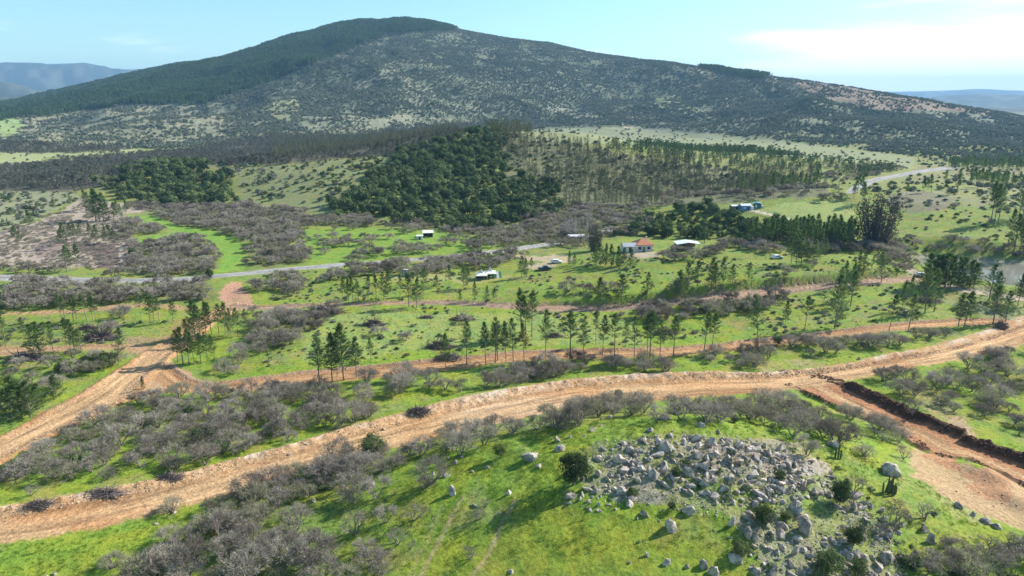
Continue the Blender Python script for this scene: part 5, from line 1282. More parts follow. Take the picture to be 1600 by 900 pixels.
# (u, base v, width px, height px, shape, label)   shape: b big block, s slab, k spike, r rough stone
HAND_R = [
 (1043, 703, 36, 27, 'b', 'biggest rounded boulder block standing on the rocky crest'), (1259, 836, 34, 42, 'k', 'tall pointed pale slab leaning on the lower rocky slope'),
 (1392, 744, 36, 30, 'b', 'large pale-capped boulder standing alone above the cactus cluster'), (1302, 698, 22, 14, 'b', 'dark boulder on the green slope beside the lone columnar cactus'),
 (1020, 748, 24, 20, 'b', 'round hollowed boulder below the biggest crest block'), (1091, 716, 24, 19, 'k', 'bright pyramid-shaped boulder on the crest'),
 (983, 708, 18, 15, 'b', 'grey boulder left of the biggest crest block'), (967, 722, 22, 17, 'b', 'pale boulder on the left shoulder of the crest'),
 (1030, 716, 34, 13, 's', 'flat grey slab just below the biggest crest block'), (1048, 832, 30, 31, 'k', 'dark conical boulder on the open grass below the rocks'),
 (1009, 808, 24, 15, 'r', 'squat dark boulder left of the dark conical one'), (1078, 802, 26, 18, 'b', 'brownish boulder above right of the dark conical one'),
 (1144, 824, 17, 26, 's', 'pale leaning slab left of the twin central boulders'), (1169, 842, 20, 30, 'k', 'bright tall boulder beside the central evergreen shrub'),
 (1150, 878, 28, 20, 'b', 'boulder under the low shrub near the bottom'), (1100, 888, 16, 22, 'b', 'upper one of the pair of boulders near the bottom'),
 (1116, 900, 22, 24, 'b', 'lower one of the pair of boulders near the bottom'), (1043, 884, 18, 15, 'b', 'round boulder alone on the grass at the bottom'),
 (1071, 887, 15, 11, 'r', 'small dark boulder right of the round one on grass'), (1181, 897, 20, 15, 'b', 'boulder at the bottom right of the low shrub'),
 (1011, 870, 10, 13, 'k', 'small upright pale stone on the open grass'), (999, 848, 7, 9, 'r', 'little round stone above the upright pale stone'),
 (984, 881, 8, 5, 'r', 'little flat stone at the bottom of the open grass'), (923, 799, 12, 7, 'r', 'flat pale stone on grass below the large round shrub'),
 (875, 705, 20, 14, 'b', 'dark split boulder above the large round shrub'), (829, 720, 32, 18, 'b', 'long low boulder beside the thorn scrub on the left'),
 (844, 732, 16, 10, 'r', 'pale stones below the long low boulder'), (872, 690, 16, 11, 'r', 'grey rock at the edge of the thorn row'),
 (1243, 868, 17, 24, 's', 'pale tilted slab below the tall pointed slab'), (1387, 880, 34, 25, 'b', 'broad dark boulder low on the right of the outcrop'),
 (1455, 850, 15, 28, 's', 'leaning grey rock beside the bare thorn tree'), (1500, 794, 16, 13, 'b', 'first rounded boulder of the line below the earthworks'),
 (1519, 807, 18, 10, 'r', 'second dark boulder of the line below the earthworks'), (1541, 818, 20, 12, 'b', 'third grey boulder of the line below the earthworks'),
 (1558, 826, 16, 13, 'b', 'last split boulder of the line below the earthworks'), (1430, 868, 13, 15, 's', 'small pale slab on the grass below the leaning rock'),
 (1378, 802, 20, 12, 's', 'low flat rock right of the cactus cluster'), (1336, 684, 12, 10, 'r', 'grey stone in the scrub belt right of the crest'),
 (1137, 698, 13, 16, 'k', 'sharp spike of rock standing on the far crest'), (795, 773, 17, 10, 'r', 'white-topped stone on the grass above the right wheel track'),
 (782, 804, 10, 8, 'r', 'small dark stone beside the right wheel track'), (797, 896, 13, 9, 'r', 'dark stone at the bottom beside the right wheel track'),
 (706, 774, 19, 25, 'k', 'tall broken white-streaked boulder below the thorn clump'), (697, 746, 18, 11, 'r', 'white-topped boulder in the shade above the broken one'),
 (676, 745, 14, 12, 'r', 'pale boulder at the right end of the thorn clump'), (711, 726, 16, 11, 'r', 'rounded pale boulder on the shaded grass'),
 (692, 713, 12, 9, 'r', 'small pale boulder highest on the shaded grass'), (661, 699, 11, 10, 'b', 'round white boulder on the lower road edge'),
 (578, 762, 18, 13, 'b', 'white boulder deep inside the thorn clump'), (270, 803, 16, 7, 'r', 'flat white stone at the foot of the roadside bush'),
 (84, 899, 13, 7, 'r', 'bigger of two white stones at the bottom left'), (72, 902, 9, 4, 'r', 'smaller of two white stones at the bottom left'),
 (331, 804, 9, 4, 'r', 'flat pale stone left of the big grey thicket'), (242, 821, 15, 4, 's', 'thin white slab lying on the lower left grass'),
 (490, 786, 14, 9, 'r', 'pale rock in the shade of the big thicket'), (1095, 667, 15, 11, 'b', 'white boulder in front of the scrub belt behind the knoll'),
 (953, 655, 11, 9, 'b', 'pale rounded stone by the near road edge thorns'), (926, 674, 12, 8, 'r', 'grey stone on the grass above the large round shrub'),
 (1016, 675, 22, 10, 'r', 'grey rock cluster stone above the crest'), (1040, 655, 20, 10, 'b', 'dark boulder below the forked evergreen'),
 (1380, 576, 8, 6, 'r', 'white stone on the grass edge of the wide road'), (599, 672, 8, 5, 'r', 'white stone at the top edge of the wide road'),
 (643, 650, 9, 6, 'b', 'pinkish boulder at the top edge of the wide road'), (451, 711, 8, 6, 'b', 'brown boulder on the upper berm of the wide road'),
 (478, 696, 9, 4, 'r', 'flat pale stone on the upper berm of the wide road'), (853, 581, 8, 6, 'r', 'reddish stone on the grass beyond the wide road'),
 (1343, 562, 7, 7, 'r', 'white stones on the grass inside the road bend'), (1573, 545, 6, 5, 'r', 'white stone on the grass by the far road end'),
 (1140, 752, 20, 16, 'b', 'block in the middle of the rubble slope'), (1168, 765, 18, 14, 'b', 'rounded block low in the rubble slope'), (1075, 745, 24, 22, 's', 'ribbed slab below the pyramid boulder'),
 (1100, 760, 22, 20, 's', 'broken slab in the centre of the outcrop'), (1003, 735, 20, 14, 'b', 'grey block beside the round hollowed boulder'), (935, 745, 16, 16, 'k', 'pointed rock right of the large round shrub'),
 (970, 772, 20, 18, 'b', 'largest block of the lower left rock heap'), (988, 782, 16, 12, 'b', 'pale block of the lower left rock heap'), (930, 772, 14, 13, 'b', 'block below the large round shrub'),
 (1195, 700, 16, 12, 'r', 'rock on the far right crest'), (1180, 845, 12, 14, 'b', 'stone under the central evergreen shrub'),
]
P, Z, D = base_xy(HAND_R)
placed_r = []
for i, q in enumerate(HAND_R):
    w = q[2] * D[i] / F / 1.85; h = q[3] * D[i] / F / 1.35
    me = {'b': R_big[i % 9], 's': R_slab[i % 4], 'k': R_spike[i % 3], 'r': R_me[i % 14]}[q[4]]
    az_ = [0.3, 0.1, -.4, 2.9][i % 4]
    mz = max(v.co.z for v in me.vertices); sc_ = (w, w * .95, h * .85 / mz)
    o = single('boulder', P[i, 0], P[i, 1] + .3 * w, Z[i] + .06 * h, az_, sc_, me, q[5], 'boulder', 'boulders of the knoll')
    placed_r.append((P[i, 0], P[i, 1], w))
placed_r = np.array(placed_r)
# outcrop rubble: the largest as objects, the rest as one mass
RZ = [([(965, 700), (1000, 686), (1040, 682), (1080, 684), (1140, 690), (1200, 698), (1240, 716), (1270, 735), (1250, 765), (1190, 790), (1130, 785), (1080, 770), (1040, 760), (1000, 750), (970, 735)], .60, -.6, 1.15),
      ([(1190, 760), (1250, 745), (1300, 745), (1345, 775), (1400, 830), (1430, 905), (1200, 915), (1150, 880), (1150, 820)], .74, -.35, 1.15),
      ([(885, 735), (930, 705), (985, 690), (1000, 740), (985, 765), (1010, 790), (960, 796), (900, 800), (880, 770)], .74, -.22, 1.1),
      ([(880, 650), (960, 655), (1100, 665), (1250, 690), (1300, 720), (1200, 700), (1040, 682), (900, 690), (860, 700)], 2.2, 0., .8),
      ([(1060, 780), (1180, 790), (1200, 905), (1020, 905), (960, 860), (1000, 800)], 2.2, 0, .6),
      ([(1340, 760), (1440, 780), (1560, 850), (1640, 900), (1400, 905), (1380, 840)], 2.0, -.1, .8),
      ([(640, 700), (760, 690), (900, 680), (880, 760), (760, 800), (680, 790)], 3.8, .1, .8)]
rk = []
for i, (poly, spc, gp, k) in enumerate(RZ):
    p = scatter(poly, spc, seed=120 + i, gaps=gp, gap_scale=5, jit=.5)
    rr_ = np.random.default_rng(900 + i); s = k * (.17 + .92 * rr_.random(len(p)) ** 3.3 + (.55 * (rr_.random(len(p)) > .96)))
    rk.append(np.column_stack([p, s, np.full(len(p), i)]))
rk = np.concatenate(rk)
dm = np.min(np.hypot(rk[:, None, 0] - placed_r[None, :, 0], rk[:, None, 1] - placed_r[None, :, 1]) - placed_r[None, :, 2] * .8, 1); rk = rk[dm > 0]
kz = ground_z(rk[:, 0], rk[:, 1]); ku, kv, kd = project(rk[:, 0], rk[:, 1], kz)
ap = np.where((ku > 0) & (ku < 1600) & (kv < 898), rk[:, 2] / kd, -1); o_ = np.argsort(-ap); nI = 300 - len(HAND_R)
RN = ['the rubble of the crest', 'the lower right rubble slope', 'the left rock heaps', 'the grass behind the crest', 'the grass below the outcrop', 'the slope right of the outcrop', 'the grass by the wheel tracks']
lab = {}
for zi in range(7): lab.update(place_labels([j for j in o_[:nI] if rk[j, 3] == zi], ku, kv, lambda j: ('large ' if rk[j, 2] > .75 else 'smaller ') + 'grey rock', RN[zi]))
for j in o_[:nI]:
    s = rk[j, 2]; me = (R_me + R_slab)[int(rng.integers(0, 18))]
    o = link('boulder', me, loc=(rk[j, 0], rk[j, 1], kz[j] + .02 * s)); o.rotation_euler = (rng.normal() * .3, rng.normal() * .3, rng.normal() * .5 - .5); o.scale = (s, s * .9, s * rng.uniform(.8, 1.4))
    tag(o, lab[j], 'rock', 'rocks in ' + RN[int(rk[j, 3])])
rs_ = o_[nI:]
stuff('rock_rubble', np.column_stack([rk[rs_, :2], kz[rs_]]), rng.normal(size=len(rs_)) * .7 - .5, np.stack([rk[rs_, 2], rk[rs_, 2] * .85, rk[rs_, 2] * 1.1], 1), 18, C_rock, 'small grey rubble between the boulders of the outcrop')
# gravel and pebbles on outcrop and grass
def pebbles(name, poly, spc, a, b, coll, nv, label, gaps=None, seed=1, gs=4):
    p = scatter(poly, spc, seed=seed, gaps=gaps, jit=.5, gap_scale=gs); s = a + (b - a) * np.random.default_rng(seed).random(len(p)) ** 2.5; z = ground_z(p[:, 0], p[:, 1])
    stuff(name, np.column_stack([p, z]), rng.uniform(0, 6.28, len(p)), s, nv, coll, label)
pebbles('gravel', ROCKY_PX, .42, .07, .30, C_rock, 18, 'fine gravel on the bare outcrop soil', gaps=-.35, seed=201)
pebbles('scattered_stones', [(640, 680), (900, 640), (1300, 660), (1500, 800), (1620, 850), (1620, 910), (740, 910), (640, 910)], 1.9, .06, .24, C_rock, 18, 'small pale stones dotted over the knoll grass', gaps=-.1, seed=202)
pebbles('pasture_stones', [(0, 800), (200, 790), (440, 780), (640, 700), (640, 910), (0, 910)], 4.5, .06, .22, C_rock, 18, 'a few pale stones on the lower pasture', seed=203)
pebbles('pasture_debris', [(400, 430), (1000, 400), (1430, 400), (1450, 500), (1180, 530), (900, 545), (600, 570), (420, 590)], 2.3, .10, .36, C_rock, 18, 'bleached cut debris scattered on the pale pasture', gaps=-.1, seed=204)
def bushes(name, poly, spc, gp, a, b, coll, nv, label, seed, gs=7):
    p = scatter(poly, spc, seed=seed, gaps=gp, gap_scale=gs, jit=.5, clears=CLEARS[2:]); s = a + (b - a) * np.random.default_rng(seed).random(len(p)) ** 1.8
    stuff(name, np.column_stack([p, ground_z(p[:, 0], p[:, 1]) - .05]), rng.uniform(0, 6.28, len(p)), np.stack([s * 1.2, s * 1.2, s * .8], 1), nv, coll, label)
bushes('pasture_scrub', [(400, 430), (800, 410), (1100, 400), (1430, 400), (1430, 430), (1600, 470), (1560, 500), (1200, 525), (900, 540), (600, 568), (400, 590), (420, 520)], 2.6, -.02, .2, .7, V_bush, 3, 'small low bushes dotted over the green pastures', 401)
bushes('left_pasture_scrub', [(0, 500), (260, 495), (240, 540), (120, 600), (0, 680)], 3.4, .0, .3, .9, V_bush, 3, 'small low bushes on the pasture beside the left road', 402)
bushes('knoll_scrub', [(1040, 700), (1250, 700), (1400, 780), (1600, 850), (1600, 910), (1150, 910), (1180, 820), (1050, 770)], 2.6, .0, .25, .75, V_bush, 3, 'low dark tufts between the rocks of the outcrop', 403, 5)
bushes('slope_scrub', [(1350, 300), (1620, 290), (1620, 400), (1440, 385), (1400, 340)], 6, .0, .5, 1.3, V_bush, 3, 'low bushes on the hillside above the lake', 404, 12)
bushes('cleared_field_debris', [(0, 362), (128, 318), (190, 345), (210, 380), (190, 420), (0, 418)], 2.6, -.2, .22, .5, V_thorn_far, 4, 'brown branches left on the cleared field', 405, 6)
for zi_, s_ in ((0, 15), (4, 14), (11, 9), (15, 14)): bushes('thicket_evergreens', TZ[zi_][1], s_, -.1, .28, .55, V_ever, 4, 'small evergreen bushes among the thorn trees', 420 + zi_)
bushes('hill_fringe', [(430, 300), (520, 262), (640, 222), (740, 200), (860, 245), (900, 330), (820, 352), (500, 345), (380, 330)], 7.5, .05, .25, .75, V_ever, 4, 'scattered evergreens fading out from the wooded hill', 440, 18)
# clods on road berms
def clods(name, key, lat0, lat1, dens, a, b, coll, label, seed, out_m=None):
    R = ROADS[key]; r = np.random.default_rng(seed); n = int(R.s[-1] * dens); st = r.uniform(0, R.s[-1], n); lat = r.uniform(lat0, lat1, n)
    mx = np.interp(st, R.s, R.mid[:, 0]); my = np.interp(st, R.s, R.mid[:, 1])
    bx = np.interp(st, R.s, R.b[:, 0]) - mx; by = np.interp(st, R.s, R.b[:, 1]) - my
    if out_m is not None:
        hw = np.hypot(bx, by); o = r.uniform(*out_m, n) ; f_ = np.sign(lat) * (1 + o / hw); x, y = mx + bx * f_, my + by * f_
    else: x, y = mx + bx * lat, my + by * lat
    keep = (fbm(x / 4, y / 4, 3, seed) > -.25) & (np.hypot(x, y) < 260); x, y = x[keep], y[keep]; s = a + (b - a) * r.random(len(x)) ** 3
    stuff(name, np.column_stack([x, y, ground_z(x, y)]), rng.uniform(0, 6.28, len(x)), s, 5, coll, label)
clods('road_berm_rubble', 'A', -1.02, -.35, 26, .05, .33, C_clod, 'clods and rubble on the upper berm of the wide road', 301)
clods('left_road_rubble', 'B', -1.05, -.6, 16, .06, .32, C_clod, 'rubble along the far edge of the left road', 302)
clods('left_road_spoil', 'B', .5, 1.15, 22, .06, .38, C_clod, 'pale spoil along the near edge of the left road', 303)
clods('track_rubble', 'C', -1.1, -.5, 9, .06, .28, C_clod, 'rubble on the far edge of the middle track', 304)
clods('dark_bank_clods', 'H', -1, -.99, 60, .08, .42, C_dclod, 'dark clods on the far bank of the branch road', 305, out_m=(.3, 4.0))
clods('dark_berm_clods', 'H', .99, 1, 30, .08, .38, C_dclod, 'dark clods on the near berm of the branch road', 306, out_m=(.1, 2.4))
pebbles('earthwork_clods', [(1412, 705), (1470, 715), (1560, 735), (1620, 752), (1620, 836), (1570, 824), (1520, 802), (1470, 770), (1440, 745)], 1.1, .05, .28, C_clod, 5, 'soil clods on the tan earthworks', gaps=.0, seed=205)
pebbles('cut_clods', [(343, 450), (384, 442), (396, 478), (352, 482)], 1.2, .1, .5, C_clod, 5, 'clods in the red soil cut', gaps=-.2, seed=206)

# ------------------------------------------------------------------ grass tufts near the drone
M_grass = leaf_mat('grass_blades', (.12, .20, .02), (.24, .33, .05), .35, .5)
def tuft(seed, n=26):
    r = np.random.default_rng(seed); a = r.uniform(0, 6.28, n); P = np.stack([np.cos(a) * r.uniform(0, .28, n), np.sin(a) * r.uniform(0, .28, n), np.zeros(n) - .02], 1)
    D = unit(np.stack([np.cos(a) * .5, np.sin(a) * .5, np.ones(n)], 1) + r.normal(size=(n, 3)) * .25); return slivers(P, D, r.uniform(.12, .30, n), np.full(n, .045), r)
C_tuft = bpy.data.collections.new('tuft_variants')
for i in range(4):
    V_, T_ = tuft(500 + i); C_tuft.objects.link(bpy.data.objects.new('tuft_variant', mesh_np('tuft', V_, tris=T_, mat=M_grass)))
for nm, poly, spc, gp in (('grass_tufts', [(0, 850), (200, 815), (440, 770), (700, 690), (900, 650), (1250, 660), (1480, 780), (1620, 850), (1620, 915), (0, 915)], .95, -.15), ('far_grass_tufts', [(0, 560), (300, 500), (1000, 490), (1600, 500), (1600, 700), (1450, 680), (1230, 610), (900, 600), (600, 660), (300, 740), (0, 790)], 2.3, 0.)):
    p = scatter(poly, spc, seed=210 + len(nm), gaps=gp, gap_scale=3, jit=.5); s = rng.uniform(.6, 1.8, len(p))
    stuff(nm, np.column_stack([p, ground_z(p[:, 0], p[:, 1])]), rng.uniform(0, 6.28, len(p)), s, 4, C_tuft, 'short winter grass tufts on the knoll' if nm == 'grass_tufts' else 'taller grass tufts on the pastures beyond the wide road')

# ------------------------------------------------------------------ cacti
M_cact = noisy_mat('cactus_skin', (.075, .10, .045), (.16, .18, .085), 3, rough=.7)
def cactus_col(h, r0, seed):
    r = np.random.default_rng(seed); ns = 16; zs = [-.1, .15, h * .5, h * .85, h * .96, h]; rs2 = [.8, 1, 1.02, .95, .6, .05]; V = []; b = r.normal(size=2) * .04
    for z, q in zip(zs, rs2):
        for k in range(ns):
            rad = r0 * q * (1.0 if k % 2 else .78); a = 2 * math.pi * k / ns; V.append((math.cos(a) * rad + b[0] * z, math.sin(a) * rad + b[1] * z, z))
    Q = [(i * ns + k, i * ns + (k + 1) % ns, (i + 1) * ns + (k + 1) % ns, (i + 1) * ns + k) for i in range(len(zs) - 1) for k in range(ns)]
    return mesh_np('cactus_column', V, quads=Q, mat=M_cact)
def cactus(u, v, cols, label):
    P, Z, D = base_xy([(u, v)]); r_ = thing('columnar_cactus', P[0, 0], P[0, 1], Z[0], 0, 1, [], label, 'cactus', 'columnar cacti on the knoll')
    for i, (dx, dy, h) in enumerate(cols): link('column', cactus_col(h * .8, .13, i), r_, (dx * .8, dy * .8, 0))
cactus(1309, 717, [(0, 0, 3.3), (-.5, .1, 2.6), (.45, -.1, 2.2)], 'slim columnar cactus on the green slope below the dark boulder')
cactus(1390, 772, [(0, 0, 3.4), (.4, .2, 4.0), (-.4, -.1, 3.0), (-.8, .2, 2.6), (.8, -.2, 2.5), (-.2, .5, 3.6), (.3, -.4, 2.2), (1.2, .1, 1.7), (-1.3, .1, 2.7)], 'big cluster of columnar cacti under the pale-capped boulder')
cactus(1277, 905, [(0, 0, 2.4), (.4, .2, 2.8), (-.4, -.1, 2.0), (-.9, .2, 2.2), (.8, -.2, 2.5), (1.4, .5, 2.3)], 'columnar cactus cluster in front of the biggest shrub at the bottom')

# ------------------------------------------------------------------ brush piles
M_brush = noisy_mat('cut_brush', (.13, .092, .078), (.27, .21, .18), 2, rough=.95)
def brush_mesh(seed, L=4, W=2, H=1, n=420):
    r = np.random.default_rng(seed); q = r.normal(size=(n, 2)) * .42; z = H * np.exp(-(q ** 2).sum(1) * 2.2) * r.uniform(.1, 1, n)
    P = np.stack([q[:, 0] * L / 2, q[:, 1] * W / 2, z], 1); D = unit(r.normal(size=(n, 3)) * [1.6, 1, .5]); l = r.uniform(.5, 1.6, n); w = r.uniform(.03, .09, n)
    V, T = tubes(np.column_stack([P, w, P + D * l[:, None], w * .3]), 3); return mesh_np('brush_pile', V, tris=T, mat=M_brush)
BP = [brush_mesh(600 + i) for i in range(3)]
for i, (u, v, w, h, label) in enumerate([(688, 543, 46, 12, 'dark oval pile of cut branches on the pale pasture'), (505, 489, 62, 10, 'long brush heap below the upper track'), (697, 560, 44, 9, 'grey brush heap on the far edge of the middle track'),
      (158, 529, 60, 14, 'wide dark brush heap on the left pasture'), (138, 514, 30, 8, 'smaller brown brush heap above the wide one'), (36, 563, 56, 14, 'dark brush heap by the orange track'), (585, 508, 36, 10, 'pale brush heap on the upper part of the pasture'),
      (722, 500, 36, 10, 'brush heap below the pines at the centre'), (665, 497, 24, 5, 'thin scatter of branches on the pasture'), (866, 526, 30, 7, 'low brown brush heap behind the even pine row'), (40, 792, 20, 6, ''), (60, 789, 44, 10, 'dark brush heap above the left end of the wide road'),
      (165, 771, 66, 8, 'line of dark brush along the upper berm'), (265, 746, 44, 8, 'dark brush on the top edge of the wide road'), (652, 645, 40, 12, 'dark brush at the road edge below the thorn rows'), (1040, 521, 40, 8, 'brown brush on the green strip between tracks'),
      (1563, 512, 24, 12, 'dark mound beside the far road junction'), (1445, 471, 50, 8, 'brown brush strip beside the lake track'), (1375, 395, 0, 0, '')]):
    if not label: continue
    P, Z, D = base_xy([(u, v)]); k = D[0] / F
    single('brush_pile', P[0, 0], P[0, 1], Z[0] - .05, .05 * (i % 3), (w * k / 4.2, max(w * k / 6, .8), h * k / 1.15), BP[i % 3], label, 'brush pile', 'heaps of cut brush')

# ------------------------------------------------------------------ buildings, tents, vehicles
def boxes(name, lst, mat, parent=None, loc=None):
    V = []; Q = []
    for (x0, x1, y0, y1, z0, z1) in lst:
        b = len(V); V += [(x, y, z) for z in (z0, z1) for (x, y) in ((x0, y0), (x1, y0), (x1, y1), (x0, y1))]
        Q += [(b + 3, b + 2, b + 1, b), (b + 4, b + 5, b + 6, b + 7)] + [(b + i, b + (i + 1) % 4, b + 4 + (i + 1) % 4, b + 4 + i) for i in range(4)]
    return link(name, mesh_np(name, V, quads=Q, mat=mat), parent, loc)
def solid(name, V, Fc, mat, parent=None):
    me = bpy.data.meshes.new(name); me.from_pydata([tuple(map(float, v)) for v in V], [], Fc); me.materials.append(mat)
    bm = bmesh.new(); bm.from_mesh(me); bmesh.ops.recalc_face_normals(bm, faces=bm.faces); bm.to_mesh(me); bm.free(); return link(name, me, parent)
M_white = noisy_mat('white_render', (.58, .56, .52), (.70, .68, .64), 1, .8)
M_tile = noisy_mat('clay_tiles', (.42, .16, .09), (.60, .27, .16), 2, .85)
M_zinc = noisy_mat('pale_sheet_roof', (.55, .56, .57), (.70, .71, .71), .8, .6, .3)
M_dark = noisy_mat('dark_openings', (.02, .02, .022), (.05, .05, .05), 1, .6)
M_wood = noisy_mat('weathered_wood', (.20, .15, .11), (.33, .27, .21), 2, .9)
M_canvas = noisy_mat('cream_canvas', (.70, .66, .56), (.82, .79, .70), 1, .9)
M_blue = noisy_mat('blue_sheet', (.09, .24, .42), (.16, .34, .52), 1, .6, .4)
M_teal = noisy_mat('teal_sheet', (.02, .12, .12), (.05, .20, .19), 1, .6, .4)
M_grey = noisy_mat('grey_sheet_roof', (.30, .31, .33), (.42, .43, .45), 1, .6, .3)
M_lgreen = noisy_mat('green_canvas', (.10, .22, .12), (.16, .30, .18), 1, .9)
M_gravel = noisy_mat('yard_gravel', (.42, .34, .27), (.55, .46, .38), .8, .95)
def at(u, v):
    P, Z, D = base_xy([(u, v)]); return P[0, 0], P[0, 1], Z[0], D[0] / F
def root(name, u, v, rot, label, cat, group=None, sink=.1):
    x, y, z, k = at(u, v); return thing(name, x, y, z - sink, rot, 1, [], label, cat, group), k
def prism_roof(name, w, d, z, h, mat, parent, over=.4, cx=0, cy=0, along='x', t=.14):
    W, Dd = w / 2 + over, d / 2 + over
    if along == 'x': pts = [(-W, -Dd, z), (W, -Dd, z), (W, 0, z + h), (-W, 0, z + h), (-W, Dd, z), (W, Dd, z)]
    else: pts = [(-W, -Dd, z), (-W, Dd, z), (0, Dd, z + h), (0, -Dd, z + h), (W, -Dd, z), (W, Dd, z)]
    top = [(p[0] + cx, p[1] + cy, p[2] + t) for p in pts]; bot = [(p[0] + cx, p[1] + cy, p[2]) for p in pts]
    V = top + bot
    Fc = [(0, 1, 2, 3), (3, 2, 5, 4), (9, 8, 7, 6), (10, 11, 8, 9), (0, 1, 7, 6), (4, 5, 11, 10), (0, 3, 9, 6), (3, 4, 10, 9), (1, 2, 8, 7), (2, 5, 11, 8)]
    return solid(name, V, Fc, mat, parent)
def hip_roof(name, w, d, z, h, mat, parent, over=.45, cx=0, cy=0):
    W, Dd = w / 2 + over, d / 2 + over; r = max(W - Dd, .3)
    V = [(-W, -Dd, z), (W, -Dd, z), (W, Dd, z), (-W, Dd, z), (-r, 0, z + h), (r, 0, z + h)]; V = [(a + cx, b + cy, c) for a, b, c in V] + [(a + cx, b + cy, z - .14) for a, b, c in V[:4]]
    return solid(name, V, [(0, 1, 5, 4), (1, 2, 5), (2, 3, 4, 5), (3, 0, 4), (0, 1, 7, 6), (1, 2, 8, 7), (2, 3, 9, 8), (3, 0, 6, 9), (9, 8, 7, 6)], mat, parent)
def gables(w, d, z0, z1, h, along='x', cx=0, cy=0):
    pass
# tiled house with a white wing
hs, k = root('house', 1006, 393, .12, 'white house with orange clay tile roof and a low grey-roofed wing', 'house')
boxes('wall', [(-3.2, 3.6, -.3, 5.4, 0, 2.9)], M_white, hs); rf = hip_roof('roof', 6.8, 5.7, 2.9, 2.1, M_tile, hs, cx=.2, cy=2.55)
boxes('chimney', [(1.6, 2.2, 3.2, 3.8, 3.9, 5.4)], M_white, hs)
boxes('wing_wall', [(-8.4, -3.22, -.9, 3.6, 0, 2.3)], M_white, hs); prism_roof('wing_roof', 5.2, 4.5, 2.32, 1.1, M_grey, hs, cx=-5.8, cy=1.35, over=.35)
dr = boxes('door', [(-.6, .4, -.36, -.303, 0, 2.1)], M_wood, hs); boxes('handle', [(.2, .28, -.42, -.362, 1.0, 1.1)], M_zinc, dr)
for x in (-2.4, 1.3): 
    f_ = boxes('window', [(x, x + 1.2, -.36, -.303, 1.0, 2.1)], M_wood, hs); boxes('pane', [(x + .1, x + 1.1, -.385, -.363, 1.1, 2.0)], M_dark, f_)
boxes('arched_doorway', [(-6.4, -5.2, -.96, -.903, 0, 1.9), (-6.2, -5.4, -.96, -.903, 1.902, 2.15)], M_dark, hs)
boxes('garden_wall', [(3.8, 4.0, -.2, 3.4, 0, 1.1)], M_white, hs)
# white roofed shed
sh, k = root('shed', 1075, 391, .05, 'open shed with shallow white sheet roof beside the tiled house', 'shed')
prism_roof('roof', 8.6, 5, 2.6, .7, M_zinc, sh, along='y', cy=2, over=.5)
boxes('back_wall', [(-4.2, 4.2, 4.3, 4.45, 0, 2.55)], M_wood, sh); boxes('side_wall', [(-4.35, -4.22, -.4, 4.29, 0, 2.55)], M_dark, sh)
for x in (-4.2, -1.4, 1.4, 4.1): boxes('post', [(x, x + .15, -.45, -.3, 0, 2.58)], M_wood, sh)
boxes('counter', [(-1, 3, 1.0, 1.8, 0, 1.0)], M_white, sh)
# event tents
def peak_tent(u, v, label, s=4.2, mat=None):
    t, k = root('tent', u, v, .1, label, 'tent', 'peaked tents on the grass'); h = s / 2
    solid('canopy', [(-h, -h, 1.9), (h, -h, 1.9), (h, h, 1.9), (-h, h, 1.9), (0, 0, 4.0), (-h, -h, 1.62), (h, -h, 1.62), (h, h, 1.62), (-h, h, 1.62), (-h * .35, -h * .35, 2.45), (h * .35, -h * .35, 2.45), (h * .35, h * .35, 2.45), (-h * .35, h * .35, 2.45)],
          [(0, 1, 10, 9), (1, 2, 11, 10), (2, 3, 12, 11), (3, 0, 9, 12), (9, 10, 4), (10, 11, 4), (11, 12, 4), (12, 9, 4), (5, 6, 1, 0), (6, 7, 2, 1), (7, 8, 3, 2), (8, 5, 0, 3)], mat or M_canvas, t)
    for a_, b_2 in ((-1, -1), (1, -1), (1, 1), (-1, 1)): boxes('pole', [(a_ * h - .05, a_ * h + .05, b_2 * h - .05, b_2 * h + .05, 0, 1.9)], M_zinc, t)
    return t
t = peak_tent(752, 436, 'left one of two cream peaked tents on the lawn'); boxes('canopy_shade', [(-2.0, 2.0, 1.95, 2.0, 0, 1.6)], M_dark, t)  # near-black panel paints the shade beneath the canopy
t = peak_tent(766, 433, 'right one of two cream peaked tents on the lawn'); boxes('canopy_shade', [(-2.0, 2.0, 1.95, 2.0, 0, 1.6)], M_dark, t)  # shade under this canopy, put in as a near-black panel too
t, k = root('tent', 777, 433, .2, 'small green and white ridge tent beside the cream tents', 'tent')
solid('canopy', [(-1.5, -1.4, 0), (1.5, -1.4, 0), (1.5, 1.4, 0), (-1.5, 1.4, 0), (-1.2, 0, 2.2), (1.2, 0, 2.2)], [(0, 1, 5, 4), (2, 3, 4, 5), (0, 4, 3), (1, 2, 5), (3, 2, 1, 0)], M_lgreen, t)
solid('fly', [(-.5, -1.45, .05), (.5, -1.45, .05), (.4, -.02, 2.28), (-.4, -.02, 2.28), (.5, 1.45, .05), (-.5, 1.45, .05)], [(0, 1, 2, 3), (3, 2, 4, 5)], M_canvas, t)
